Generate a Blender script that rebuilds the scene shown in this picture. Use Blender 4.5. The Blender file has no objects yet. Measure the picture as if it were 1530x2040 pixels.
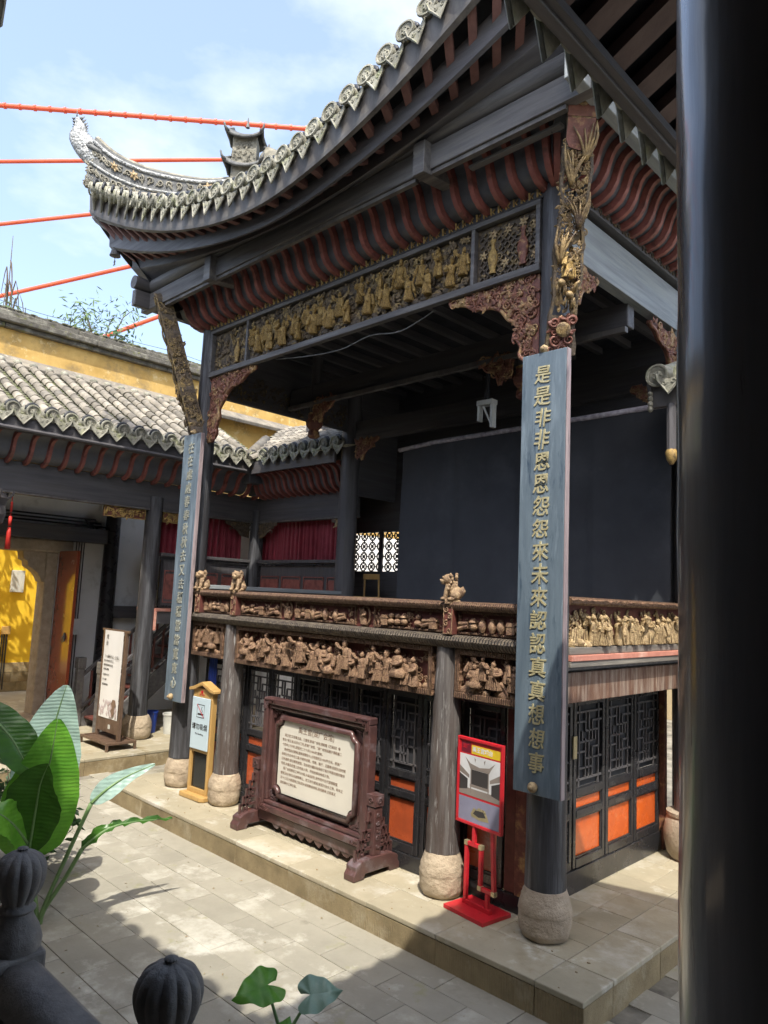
import bpy, math, random
from mathutils import Vector as V, Matrix, noise
PI = math.pi; R = math.radians
SC = bpy.context.scene; COL = SC.collection

# ---------------------------------------------------------------- camera, world, sun, exposure
def look():
    yaw, pitch, roll = 0.7773, 0.1168, 0.0451
    f = V((-math.sin(yaw)*math.cos(pitch), math.cos(yaw)*math.cos(pitch), math.sin(pitch)))
    r0 = V((math.cos(yaw), math.sin(yaw), 0)); u0 = r0.cross(f)
    r = r0*math.cos(roll)+u0*math.sin(roll); u = u0*math.cos(roll)-r0*math.sin(roll)
    cam = bpy.data.cameras.new('camera'); o = bpy.data.objects.new('camera', cam); COL.objects.link(o)
    o.matrix_world = Matrix(((r.x, u.x, -f.x, 3.4865), (r.y, u.y, -f.y, -5.7178), (r.z, u.z, -f.z, 2.7952), (0, 0, 0, 1)))
    cam.sensor_fit = 'VERTICAL'; cam.sensor_height = 36; cam.lens = 1441.5/2040*36
    cam.clip_start = .02; cam.clip_end = 3000
    SC.camera = o
look()
SUN_TRAVEL = V((-.46, .45, -1)).normalized()
def light():
    w = bpy.data.worlds.new('World'); SC.world = w; w.use_nodes = True
    nt = w.node_tree; nt.nodes.clear(); N = nt.nodes.new; L = nt.links.new
    out = N('ShaderNodeOutputWorld'); bg = N('ShaderNodeBackground'); bg.inputs[1].default_value = .15
    sky = N('ShaderNodeTexSky'); sky.sky_type = 'NISHITA'; sky.sun_disc = False
    sky.sun_elevation = R(57); sky.sun_rotation = R(135); sky.dust_density = 4.0; sky.air_density = 1.0; sky.altitude = 100
    tc = N('ShaderNodeTexCoord'); mp = N('ShaderNodeMapping'); mp.inputs['Scale'].default_value = (1.6, 1.6, 3.6); mp.inputs['Location'].default_value = (.35, .1, 0)
    nz = N('ShaderNodeTexNoise'); nz.inputs['Scale'].default_value = 1.7; nz.inputs['Detail'].default_value = 7; nz.inputs['Roughness'].default_value = .55
    mr = N('ShaderNodeMapRange'); mr.inputs[1].default_value = .50; mr.inputs[2].default_value = .78; mr.inputs[4].default_value = .85
    mx = N('ShaderNodeMix'); mx.data_type = 'RGBA'; mx.inputs[7].default_value = (3.2, 3.3, 3.45, 1)
    hz = N('ShaderNodeMix'); hz.data_type = 'RGBA'; hz.inputs[0].default_value = .25; hz.inputs[7].default_value = (1.95, 2.3, 2.85, 1)
    L(tc.outputs['Generated'], mp.inputs[0]); L(mp.outputs[0], nz.inputs[0]); L(nz.outputs[0], mr.inputs[0])
    L(sky.outputs[0], hz.inputs[6]); L(mr.outputs[0], mx.inputs[0]); L(hz.outputs[2], mx.inputs[6]); L(mx.outputs[2], bg.inputs[0]); L(bg.outputs[0], out.inputs[0])
    s = bpy.data.lights.new('sun', 'SUN'); s.energy = 2.0; s.angle = R(.6); s.color = (1, .94, .84)
    o = bpy.data.objects.new('sun', s); COL.objects.link(o); o.rotation_euler = SUN_TRAVEL.to_track_quat('-Z', 'Y').to_euler()
light()
SC.view_settings.view_transform = 'Standard'; SC.view_settings.look = 'None'
SC.view_settings.exposure = 1.6; SC.view_settings.gamma = 1
SC.cycles.diffuse_bounces = 6; SC.cycles.max_bounces = 10; SC.cycles.adaptive_threshold = .025

# ---------------------------------------------------------------- helpers
def WM(o):
    m = o.matrix_basis
    return WM(o.parent) @ o.matrix_parent_inverse @ m if o.parent else m
def adopt(o, parent):
    if parent is not None:
        o.parent = parent; o.matrix_parent_inverse = WM(parent).inverted()
def tag(o, label=None, cat=None, group=None, kind=None):
    for k, v in (('label', label), ('category', cat), ('group', group), ('kind', kind)):
        if v: o[k] = v
    return o
def thing(name, loc, label, cat, group=None):
    o = bpy.data.objects.new(name, None); COL.objects.link(o); o.location = loc; o.empty_display_size = .1
    return tag(o, label, cat, group)
def put(name, mesh, mat=None, parent=None, mw=None):
    if mat is not None and not mesh.materials: mesh.materials.append(mat)
    o = bpy.data.objects.new(name, mesh); COL.objects.link(o)
    if mw is not None: o.matrix_basis = mw
    adopt(o, parent); return o
def frame(p, x, z):
    x = V(x).normalized(); z = V(z); y = z.cross(x).normalized(); z = x.cross(y)
    return Matrix(((x.x, y.x, z.x, p[0]), (x.y, y.y, z.y, p[1]), (x.z, y.z, z.z, p[2]), (0, 0, 0, 1)))
def TR(p, rz=0, s=1):
    S = Matrix.Diagonal((s, s, s, 1)) if not hasattr(s, '__len__') else Matrix.Diagonal((s[0], s[1], s[2], 1))
    return Matrix.Translation(V(p)) @ Matrix.Rotation(rz, 4, 'Z') @ S

class MB:
    def __init__(s): s.v = []; s.f = []
    def add(s, vs, fs):
        o = len(s.v); s.v.extend([tuple(v) for v in vs]); s.f.extend([tuple(i+o for i in f) for f in fs]); return s
    def box(s, x0, x1, y0, y1, z0, z1, m=None):
        vs = [V((x, y, z)) for z in (z0, z1) for y in (y0, y1) for x in (x0, x1)]
        if m is not None: vs = [m @ v for v in vs]
        return s.add(vs, [(0, 2, 3, 1), (4, 5, 7, 6), (0, 1, 5, 4), (1, 3, 7, 5), (3, 2, 6, 7), (2, 0, 4, 6)])
    def bar(s, p0, p1, w, h, up=(0, 0, 1), w1=None, h1=None):
        p0 = V(p0); p1 = V(p1); d = (p1-p0).normalized(); sd = d.cross(V(up)).normalized(); u = sd.cross(d)
        w1 = w if w1 is None else w1; h1 = h if h1 is None else h1
        vs = []
        for p, ww, hh in ((p0, w, h), (p1, w1, h1)):
            for a, b in ((-1, -1), (1, -1), (1, 1), (-1, 1)): vs.append(p+sd*a*ww/2+u*b*hh/2)
        return s.add(vs, [(0, 1, 2, 3)[::-1], (4, 5, 6, 7), (0, 1, 5, 4), (1, 2, 6, 5), (2, 3, 7, 6), (3, 0, 4, 7)])
    def tube(s, pts, r, n=6, cap=True, flat=1.0, up=None):
        pts = [V(p) for p in pts]; m = len(pts)
        rs = r if hasattr(r, '__len__') else [r]*m
        u = None; vs = []
        for i, p in enumerate(pts):
            d = (pts[min(i+1, m-1)]-pts[max(i-1, 0)])
            if d.length < 1e-9: d = V((0, 0, 1))
            d.normalize()
            if up is not None:
                u = V(up)-d*d.dot(V(up)); u.normalize()
            elif u is None:
                u = V((0, 0, 1)) if abs(d.z) < .9 else V((1, 0, 0)); u = (u-d*u.dot(d)).normalized()
            else:
                u = u-d*u.dot(d)
                u = u.normalized() if u.length > 1e-6 else d.orthogonal().normalized()
            w = d.cross(u)
            for k in range(n):
                a = 2*PI*k/n
                vs.append(p+(u*math.sin(a)*flat+w*math.cos(a))*rs[i])
        fs = [(i*n+k, i*n+(k+1) % n, (i+1)*n+(k+1) % n, (i+1)*n+k) for i in range(m-1) for k in range(n)]
        if cap: fs += [tuple(range(n))[::-1], tuple((m-1)*n+k for k in range(n))]
        return s.add(vs, fs)
    def lathe(s, prof, c=(0, 0, 0), n=16, jit=0, seed=0, wob=None, m=None, sx=1, sy=1):
        vs = []; c = V(c)
        for j, (r, z) in enumerate(prof):
            for k in range(n):
                a = 2*PI*k/n; rr = r*(wob(a, z) if wob else 1)
                p = V((math.cos(a)*rr*sx, math.sin(a)*rr*sy, z))
                if jit: p += V((1, 1, .6))*jit*.6*noise.noise(p*7+V((seed, seed, 0)))+V((math.cos(a), math.sin(a), 0))*jit*(.5*noise.noise(p*23+V((seed, 0, 0)))+.35*noise.noise(p*48))
                p += c
                vs.append(m @ p if m is not None else p)
        q = len(prof)
        fs = [(i*n+k, i*n+(k+1) % n, (i+1)*n+(k+1) % n, (i+1)*n+k) for i in range(q-1) for k in range(n)]
        fs += [tuple(range(n))[::-1], tuple((q-1)*n+k for k in range(n))]
        return s.add(vs, fs)
    def ball(s, c, r, nu=8, nv=5, m=None):
        r = r if hasattr(r, '__len__') else (r, r, r); c = V(c); vs = []
        g = [c+V((0, 0, -r[2]))]
        for i in range(1, nv):
            t = -PI/2+PI*i/nv
            for k in range(nu):
                a = 2*PI*k/nu; g.append(c+V((math.cos(t)*math.cos(a)*r[0], math.cos(t)*math.sin(a)*r[1], math.sin(t)*r[2])))
        g.append(c+V((0, 0, r[2])))
        if m is not None: g = [m @ p for p in g]
        fs = [(0, 1+(k+1) % nu, 1+k) for k in range(nu)]
        for i in range(nv-2):
            o = 1+i*nu; fs += [(o+k, o+(k+1) % nu, o+nu+(k+1) % nu, o+nu+k) for k in range(nu)]
        o = 1+(nv-2)*nu; e = len(g)-1; fs += [(o+k, o+(k+1) % nu, e) for k in range(nu)]
        return s.add(g, fs)
    def prism(s, poly, fn, w0, w1):
        n = len(poly)
        vs = [fn(u, v, w0) for u, v in poly]+[fn(u, v, w1) for u, v in poly]
        fs = [tuple(range(n))[::-1], tuple(range(n, 2*n))]+[(i, (i+1) % n, n+(i+1) % n, n+i) for i in range(n)]
        return s.add(vs, fs)
    def sheet(s, grid, closed=False):
        a = len(grid); b = len(grid[0]); vs = [p for row in grid for p in row]
        return s.add(vs, [(i*b+j, i*b+j+1, (i+1)*b+j+1, (i+1)*b+j) for i in range(a-1) for j in range(b-1)])
    def mesh(s, name='mesh', smooth=False, fix=True):
        me = bpy.data.meshes.new(name); me.from_pydata(s.v, [], s.f); me.validate()
        if fix:
            import bmesh
            b = bmesh.new(); b.from_mesh(me); bmesh.ops.recalc_face_normals(b, faces=b.faces[:]); b.to_mesh(me); b.free()
        if smooth:
            me.shade_smooth()
            if smooth is not True: me.set_sharp_from_angle(angle=R(smooth))
        me.update(); return me
    def build(s, name, mat, parent=None, smooth=False, bev=0, mw=None, fix=True):
        o = put(name, s.mesh(name, smooth, fix), mat, parent, mw)
        if bev:
            b = o.modifiers.new('bevel', 'BEVEL'); b.width = bev; b.segments = 2; b.limit_method = 'ANGLE'; b.angle_limit = R(40)
        return o
def XZ(y0, sgn=-1): return lambda u, v, w: V((u, y0+sgn*w, v))       # front planes: w grows towards the courtyard
def YZ(x0, sgn=1): return lambda u, v, w: V((x0+sgn*w, u, v))
def crv(pts, n):                                                    # Catmull-Rom through points
    P = [V(p) for p in pts]; out = []; m = len(P)-1
    for i in range(n+1):
        t = i/n*m; k = min(int(t), m-1); t -= k
        a, b, c, d = P[max(k-1, 0)], P[k], P[k+1], P[min(k+2, m)]
        out.append(.5*((2*b)+(c-a)*t+(2*a-5*b+4*c-d)*t*t+(3*b-a-3*c+d)*t**3))
    return out

# ---------------------------------------------------------------- materials
MATS = {}
def mat(name, col, col2=None, scale=6, rough=.6, metal=0, bump=.15, bscale=None, stretch=(1, 1, 1), dirt=None, dscale=2.5, damt=.5,
        coat=0, rnd=0, spec=.5, dirt2=None, d2scale=12, d2amt=.35, pat=None, pscale=20, pbump=.6, sheen=0, trans=0, rvar=.12, pdist=.02, transl=0, wst=None):
    if name in MATS: return MATS[name]
    m = bpy.data.materials.new(name); m.use_nodes = True; nt = m.node_tree; N = nt.nodes.new; L = nt.links.new
    b = nt.nodes['Principled BSDF']
    tc = N('ShaderNodeTexCoord'); mp = N('ShaderNodeMapping'); mp.inputs['Scale'].default_value = stretch; L(tc.outputs['Object'], mp.inputs[0])
    oi = N('ShaderNodeObjectInfo')
    off = N('ShaderNodeVectorMath'); off.operation = 'SCALE'; off.inputs[0].default_value = (13.7, 7.9, 21.3); L(oi.outputs['Random'], off.inputs['Scale'])
    ad = N('ShaderNodeVectorMath'); L(mp.outputs[0], ad.inputs[0]); L(off.outputs[0], ad.inputs[1])
    def nz(sc, det=6, ro=.6, src=ad):
        n = N('ShaderNodeTexNoise'); n.inputs['Scale'].default_value = sc; n.inputs['Detail'].default_value = det; n.inputs['Roughness'].default_value = ro; L(src.outputs[0], n.inputs[0]); return n
    def mrange(src, a, c, lo=0, hi=1):
        r = N('ShaderNodeMapRange'); r.inputs[1].default_value = a; r.inputs[2].default_value = c; r.inputs[3].default_value = lo; r.inputs[4].default_value = hi; L(src, r.inputs[0]); return r.outputs[0]
    def mix(f, a, c):
        x = N('ShaderNodeMix'); x.data_type = 'RGBA'
        if isinstance(f, float): x.inputs[0].default_value = f
        else: L(f, x.inputs[0])
        for k, q in ((6, a), (7, c)):
            if hasattr(q, '__len__'): x.inputs[k].default_value = (*q, 1)
            else: L(q, x.inputs[k])
        return x.outputs[2]
    col2 = col2 or tuple(c*.72 for c in col)
    n1 = nz(scale); c = mix(mrange(n1.outputs[0], .32, .68), col2, col)
    if dirt: c = mix(mrange(nz(dscale, 8, .65).outputs[0], .62-.3*damt, .78-.2*damt), c, dirt)
    if dirt2: c = mix(mrange(nz(d2scale, 5, .7).outputs[0], .66-.3*d2amt, .74-.2*d2amt), c, dirt2)
    if wst:
        ge = N('ShaderNodeNewGeometry')
        class G: outputs = [ge.outputs['Position']]
        for wc, ws, lo, hi in wst: c = mix(mrange(nz(ws, 9, .68, G).outputs[0], lo, hi), c, wc)
    if rnd:
        h = N('ShaderNodeHueSaturation'); L(c, h.inputs['Color']); L(mrange(oi.outputs['Random'], 0, 1, 1-rnd, 1+rnd), h.inputs['Value']); c = h.outputs[0]
    L(c, b.inputs['Base Color'])
    L(mrange(n1.outputs[0], .3, .7, min(1, rough+rvar), max(.03, rough-rvar)), b.inputs['Roughness'])
    b.inputs['Metallic'].default_value = metal; b.inputs['Coat Weight'].default_value = coat; b.inputs['Coat Roughness'].default_value = .12
    b.inputs['Specular IOR Level'].default_value = spec; b.inputs['Sheen Weight'].default_value = sheen
    if trans: b.inputs['Transmission Weight'].default_value = trans
    prev = None
    if bump:
        bp = N('ShaderNodeBump'); bp.inputs['Strength'].default_value = bump; bp.inputs['Distance'].default_value = .02
        L(nz(bscale or scale*3, 5, .65).outputs[0], bp.inputs['Height']); prev = bp
    if pat:
        if pat == 'voronoi':
            p = N('ShaderNodeTexVoronoi'); p.inputs['Scale'].default_value = pscale; L(ad.outputs[0], p.inputs[0]); po = p.outputs['Distance']
        else:
            p = N('ShaderNodeTexWave'); p.inputs['Scale'].default_value = pscale; p.inputs['Distortion'].default_value = 2.5; p.inputs['Detail'].default_value = 3; L(ad.outputs[0], p.inputs[0]); po = p.outputs['Fac']
            if pat == 'wavez': p.bands_direction = 'Z'
            if pat == 'chisel': p.bands_direction = 'X'; p.inputs['Distortion'].default_value = .8
        bp = N('ShaderNodeBump'); bp.inputs['Strength'].default_value = pbump; bp.inputs['Distance'].default_value = pdist; L(po, bp.inputs['Height'])
        if prev: L(prev.outputs[0], bp.inputs['Normal'])
        prev = bp
    if prev: L(prev.outputs[0], b.inputs['Normal'])
    if transl:
        ts = N('ShaderNodeBsdfTranslucent'); L(c, ts.inputs[0]); ms = N('ShaderNodeMixShader'); ms.inputs[0].default_value = transl
        L(b.outputs[0], ms.inputs[1]); L(ts.outputs[0], ms.inputs[2]); L(ms.outputs[0], nt.nodes['Material Output'].inputs[0])
    MATS[name] = m; return m
VX, VY, VZ = (.35, 5, 5), (5, .35, 5), (5, 5, .35)
m_wx = mat('dark_timber_x', (.108, .104, .108), (.066, .064, .069), 3, .5, stretch=VX, bump=.25, dirt=(.085, .078, .070), dscale=1.6, damt=.35)
m_wy = mat('dark_timber_y', (.108, .104, .108), (.066, .064, .069), 3, .5, stretch=VY, bump=.25, dirt=(.085, .078, .070), dscale=1.6, damt=.35)
m_wz = mat('dark_timber_z', (.108, .104, .108), (.066, .064, .069), 3, .48, stretch=VZ, bump=.25, dirt=(.080, .072, .066), dscale=1.2, damt=.35)
m_col = mat('weathered_column', (.155, .145, .138), (.055, .047, .044), 3.2, .62, stretch=(6, 6, .45), bump=.5, bscale=9, dirt=(.060, .036, .026), dscale=.9, damt=.5, dirt2=(.28, .275, .265), d2scale=5, d2amt=.35)
m_colD = mat('dark_column', (.060, .062, .068), (.026, .024, .026), 3.2, .5, stretch=(6, 6, .45), bump=.4, bscale=9, dirt=(.13, .135, .145), dscale=1.6, damt=.42)
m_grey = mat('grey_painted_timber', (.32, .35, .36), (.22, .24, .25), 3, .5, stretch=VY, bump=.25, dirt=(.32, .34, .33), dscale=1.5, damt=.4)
m_greyx = mat('grey_worn_beam', (.155, .15, .148), (.075, .072, .072), 3, .5, stretch=VX, bump=.3, dirt=(.2, .19, .17), dscale=1.6, damt=.35)
m_brown = mat('scratched_brown_beam', (.20, .105, .065), (.11, .06, .042), 3, .6, stretch=(5, 6, .8), bump=.4, dirt=(.33, .28, .23), dscale=1.5, damt=.5)
m_rib = mat('oxide_red_rib', (.29, .10, .082), (.205, .07, .058), 9, .55, bump=.1, rnd=.15, dirt=(.07, .03, .025), dscale=6, damt=.3)
m_soff = mat('slate_black_soffit', (.115, .125, .145), (.078, .085, .10), 5, .5, bump=.12)
m_carve = mat('carved_dark_wood', (.125, .095, .062), (.05, .038, .028), 22, .55, bump=.5, bscale=50, dirt=(.30, .21, .075), dscale=9, damt=.3)
m_gold = mat('worn_gilding', (.58, .40, .13), (.24, .15, .055), 17, .48, metal=.2, bump=.5, bscale=70, dirt=(.06, .045, .03), dscale=10, damt=.36)
m_goldp = mat('pale_gilding', (.55, .42, .22), (.21, .135, .07), 19, .55, bump=.5, bscale=70, dirt=(.10, .06, .04), dscale=12, damt=.3)
m_tan = mat('carved_tan_wood', (.37, .245, .14), (.15, .078, .046), 22, .62, bump=.6, bscale=70, dirt=(.09, .042, .03), dscale=12, damt=.46)
m_fret = mat('carved_brown_border', (.29, .18, .105), (.13, .065, .042), 26, .6, bump=.3, pat='wave', pscale=13, pbump=1.0, pdist=.03)
m_maroon = mat('maroon_board', (.16, .048, .036), (.09, .03, .024), 8, .6, bump=.2)
m_redbr = mat('red_brown_carving', (.22, .078, .05), (.12, .045, .032), 14, .5, bump=.35, dirt=(.48, .33, .12), dscale=7, damt=.26)
m_redgold = mat('red_brown_carving_gilded', (.30, .125, .075), (.13, .05, .036), 14, .5, bump=.4, bscale=50, dirt=(.50, .35, .15), dscale=8, damt=.5)
m_zig = mat('zigzag_moulding', (.20, .165, .12), (.07, .055, .045), 20, .6, stretch=(1, 1, 1), bump=.2, pat='chisel', pscale=9, pbump=1.0, pdist=.03)
m_base = mat('rough_sandstone', (.47, .385, .275), (.34, .27, .19), 7, .85, bump=.7, bscale=26, dirt=(.25, .2, .14), dscale=3, damt=.3)
m_baseD = mat('grey_sandstone', (.42, .345, .255), (.29, .235, .17), 7, .85, bump=.7, bscale=26)
m_pave = mat('courtyard_slab', (.32, .30, .240), (.26, .244, .195), 2.2, .8, wst=[((.52, .50, .43), 1.3, .56, .68), ((.20, .18, .13), .8, .60, .72), ((.26, .25, .15), 3.1, .60, .70)], bump=.22, bscale=30, stretch=(1, 1, 1), rnd=.05, dirt=(.48, .46, .39), dscale=1.5, damt=.26, dirt2=(.20, .185, .145), d2scale=1.1, d2amt=.18)
m_plat = mat('platform_slab', (.385, .34, .24), (.29, .26, .18), 1.8, .8, wst=[((.56, .53, .45), 1.6, .56, .68), ((.25, .205, .12), 1.1, .57, .70)], bump=.25, bscale=32, rnd=.08, dirt=(.50, .47, .40), dscale=1.4, damt=.3, dirt2=(.22, .18, .10), d2scale=1.0, d2amt=.2)
m_edge = mat('tooled_edge_stone', (.31, .245, .135), (.17, .13, .07), 2.6, .85, bump=.4, bscale=40, rnd=.08, dirt=(.40, .35, .24), dscale=2.2, damt=.25, pat='chisel', pscale=14, pbump=.35)
m_mort = mat('mortar', (.30, .28, .225), (.07, .063, .05), 2.2, .95)
m_tile = mat('grey_roof_tile', (.30, .27, .215), (.165, .152, .13), 4, .8, bump=.3, rnd=.36, dirt=(.13, .13, .12), dscale=3, damt=.28, dirt2=(.40, .37, .30), d2scale=6, d2amt=.25)
m_pan = mat('mossy_pan_tile', (.22, .215, .17), (.10, .11, .05), 9, .9, bump=.6, dirt=(.12, .15, .04), dscale=5, damt=.4)
m_tend = mat('pale_tile_end', (.35, .34, .275), (.17, .17, .135), 12, .75, bump=.5, bscale=50, rnd=.25, dirt=(.25, .27, .13), dscale=7, damt=.3)
m_tdark = mat('dark_tile_arch', (.03, .033, .04), scale=8, rough=.5)
m_ridge = mat('ridge_stucco', (.33, .31, .24), (.14, .135, .11), 10, .8, bump=.6, bscale=45, dirt=(.10, .10, .09), dscale=5, damt=.35)
m_ridged = mat('ridge_stucco_dark', (.15, .155, .15), (.075, .078, .08), 10, .7, bump=.5)
m_mosaic = mat('porcelain_mosaic', (.48, .49, .47), (.22, .235, .235), 20, .3, bump=0, pat='voronoi', pscale=26, pbump=.9, dirt=(.10, .10, .10), dscale=14, damt=.35)
m_yel = mat('yellow_plaster', (.85, .57, .035), (.72, .45, .02), 1.6, .8, bump=.15)
m_ochre = mat('weathered_ochre_plaster', (.60, .40, .13), (.44, .28, .08), 2.2, .9, bump=.3, dirt=(.26, .19, .09), dscale=2.6, damt=.35, dirt2=(.66, .52, .26), d2scale=4, d2amt=.25)
m_white = mat('white_plaster', (.86, .86, .83), (.78, .78, .75), 1.6, .85, bump=.15, dirt=(.40, .38, .32), dscale=1.3, damt=.2)
m_capst = mat('mossy_coping', (.15, .14, .115), (.075, .07, .06), 6, .9, bump=.7, dirt=(.28, .27, .22), dscale=3, damt=.3, dirt2=(.13, .14, .04), d2scale=5, d2amt=.3)
m_door = mat('red_lacquer_door', (.31, .070, .032), (.24, .052, .026), 3, .2, bump=.04, coat=.8, spec=.6)
m_orange = mat('orange_lacquer', (.66, .125, .02), (.56, .095, .016), 4, .25, bump=.03, coat=.4, dirt=(.50, .10, .03), dscale=3, damt=.35, dirt2=(.70, .28, .12), d2scale=14, d2amt=.12)
m_orangef = mat('shaded_orange_lacquer', (.42, .085, .028), (.30, .06, .022), 5, .3, bump=.05, coat=.3, dirt=(.22, .045, .02), dscale=3, damt=.3)  # same orange lacquer, with the front doors' shade darkened into its colour
m_blackl = mat('black_lacquer', (.026, .026, .029), (.017, .017, .019), 4, .3, bump=.08, coat=.3, dirt=(.05, .05, .048), dscale=4, damt=.2)
m_board = mat('blue_black_couplet_board', (.145, .19, .225), (.085, .118, .148), 2.6, .4, stretch=(4, 4, .5), bump=.25, dirt=(.23, .29, .335), dscale=2.2, damt=.36, dirt2=(.035, .06, .09), d2scale=3, d2amt=.25)
m_bedge = mat('rubbed_board_edge', (.40, .33, .33), (.22, .17, .18), 3, .5, stretch=(4, 4, .5), bump=.2, dirt=(.12, .1, .11), dscale=4, damt=.35)
m_glyphd = mat('worn_gilt_lettering', (.36, .36, .28), (.20, .215, .20), 30, .5, bump=.2)
m_carvegold = mat('lightly_gilded_carving', (.44, .31, .13), (.13, .085, .045), 20, .5, metal=.1, bump=.5, bscale=60, dirt=(.055, .035, .025), dscale=9, damt=.42)
m_glyph = mat('gilt_lettering', (.52, .48, .30), (.36, .31, .16), 30, .45, metal=.2, bump=.2)
m_cloth = mat('black_backdrop_cloth', (.048, .053, .062), (.037, .041, .049), 1.2, .85, bump=.2, bscale=3, dirt=(.075, .08, .088), dscale=.9, damt=.3)
m_roll = mat('striped_roll', (.55, .53, .58), (.22, .2, .24), 14, .7, bump=.1)
m_curt = mat('crimson_curtain', (.26, .010, .028), (.19, .006, .018), 5, .6, bump=.1, sheen=.4)
m_notice = mat('red_sandalwood', (.105, .05, .044), (.058, .029, .029), 5, .38, stretch=(1, 1, 1), bump=.15, coat=.25, dirt=(.17, .14, .15), dscale=4, damt=.25)
m_paper = mat('cream_panel', (.66, .63, .54), (.60, .57, .49), 2, .5, bump=.02)
m_ink = mat('brown_ink', (.26, .17, .115), scale=10, rough=.6, bump=0)
m_black = mat('black_ink', (.03, .03, .03), scale=10, rough=.6, bump=0)
m_pine = mat('varnished_pine', (.50, .315, .115), (.40, .245, .08), 4, .4, stretch=(4, 4, .6), bump=.1, coat=.3)
m_pale = mat('pale_blue_sign', (.50, .61, .66), (.46, .57, .62), 2, .35, bump=0)
m_glass = mat('dark_glass', (.012, .014, .015), scale=4, rough=.08, bump=0)
m_red = mat('red_powder_coat', (.56, .02, .03), (.47, .015, .025), 5, .38, bump=.05, dirt=(.36, .02, .025), dscale=5, damt=.3)
m_brass = mat('brass_corner', (.55, .47, .28), scale=10, rough=.35, metal=.6, bump=.05)
m_ypr = mat('poster_yellow', (.80, .56, .03), scale=3, rough=.4, bump=0)
m_gpr = mat('poster_grey', (.26, .26, .35), scale=3, rough=.4, bump=0)
m_wpr = mat('poster_white', (.72, .73, .73), scale=3, rough=.4, bump=0)
m_dpr = mat('poster_dark', (.05, .045, .045), scale=3, rough=.4, bump=0)
m_mpr = mat('poster_mid', (.26, .22, .19), scale=3, rough=.4, bump=0)
m_maro = mat('poster_maroon', (.20, .012, .03), scale=3, rough=.4, bump=0)
m_banner = mat('banner_cloth', (.72, .71, .68), (.67, .66, .63), 2, .8, bump=.03)
m_steel = mat('bronze_metal', (.17, .11, .075), scale=8, rough=.45, metal=.3, bump=.05)
m_cable = mat('orange_cable', (.78, .125, .055), (.70, .10, .045), 1, .5, bump=0)
m_leafw = mat('banana_leaf', (.085, .24, .022), (.045, .15, .012), 5, .35, bump=.1, coat=.15)
m_leafb = mat('banana_leaf_back', (.27, .44, .36), (.20, .35, .28), 5, .4, bump=.1, coat=.15)
m_stem = mat('leaf_stem', (.16, .27, .10), scale=8, rough=.5)
m_taro = mat('taro_leaf', (.15, .36, .05), (.08, .24, .03), 8, .4, bump=.15, transl=.35)
m_shrub = mat('shrub_leaf', (.075, .15, .05), (.045, .10, .035), 8, .35, bump=.1, rnd=.2, transl=.25)
m_bamb = mat('bamboo_leaf', (.14, .22, .09), (.09, .15, .06), 8, .6, bump=.05)
m_bark = mat('bark', (.12, .09, .06), scale=8, rough=.9, bump=.5)
m_dstone = mat('dark_balustrade_stone', (.25, .235, .215), (.15, .14, .13), 6, .62, bump=.4, bscale=26, dirt=(.14, .135, .13), dscale=4, damt=.3)
m_fg = mat('foreground_column_paint', (.19, .18, .175), (.13, .122, .12), 3, .35, stretch=VZ, bump=.06, bscale=14, dirt=(.12, .105, .09), dscale=3, damt=.2, coat=.8)
m_raft = mat('dusty_rafter', (.17, .115, .10), (.12, .08, .072), 4, .7, bump=.2, rnd=.12)
m_deck = mat('dark_roof_deck', (.030, .032, .037), scale=4, rough=.8, bump=.2)
m_pinkr = mat('faded_red_rafter', (.22, .11, .095), (.15, .075, .066), 8, .7, bump=.2, rnd=.15)
m_fasc = mat('stained_fascia', (.15, .14, .13), (.065, .06, .058), 2.4, .55, stretch=(2, 2, .6), bump=.3, dirt=(.17, .16, .14), dscale=2.2, damt=.3)
m_plasb = mat('blue_plastic', (.02, .06, .35), scale=4, rough=.4, bump=0)
m_plasw = mat('white_plastic', (.62, .63, .58), scale=4, rough=.4, bump=0)
m_plasr = mat('red_plastic', (.28, .045, .035), scale=4, rough=.4, bump=0)
m_silk = mat('red_silk_tassel', (.60, .03, .02), scale=20, rough=.6, bump=.2)
m_pinkl = mat('faded_pink_ledge', (.58, .255, .19), (.46, .19, .14), 6, .6, bump=.15, dirt=(.62, .42, .34), dscale=3, damt=.3)

# ================================================================ the ground, courtyard paving, stage platform
rng = random.Random(7)
GZ = -.25
gb = MB(); gb.sheet([[V((x, y, GZ-.03)) for x in (-300, -12.3, 8, 300)] for y in (-300, -10, 20, 300)])
ground = tag(gb.build('ground', m_mort), 'grey earth and mortar bed under the courtyard', None, kind='structure')
yard = MB().box(-12.2, 9, -9.2, 6, GZ-.028, GZ-.012).build('courtyard_pavement', m_mort); tag(yard, kind='structure')
def slab_mesh(w, d, h=.03, ch=.004, seed=0):
    r = random.Random(seed); j = lambda: r.uniform(-.0025, .0025)
    m = MB(); b = .003
    lo = [(-w/2, -d/2), (w/2, -d/2), (w/2, d/2), (-w/2, d/2)]
    lo = [(x+j(), y+j()) for x, y in lo]
    vs = [(x, y, 0) for x, y in lo]+[(x, y, h-b) for x, y in lo]+[(x*(1-2*b/w), y*(1-2*b/d), h) for x, y in lo]
    fs = [(0, 1, 5, 4), (1, 2, 6, 5), (2, 3, 7, 6), (3, 0, 4, 7), (4, 5, 9, 8), (5, 6, 10, 9), (6, 7, 11, 10), (7, 4, 8, 11), (8, 9, 10, 11)]
    return m.add(vs, fs).mesh('paving_slab')
slabs = [slab_mesh(.655, .325, seed=k) for k in range(4)]
def in_plat(x, y): return (-6.85 < x < .72 and y > -.78) or x < -8.2
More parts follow.
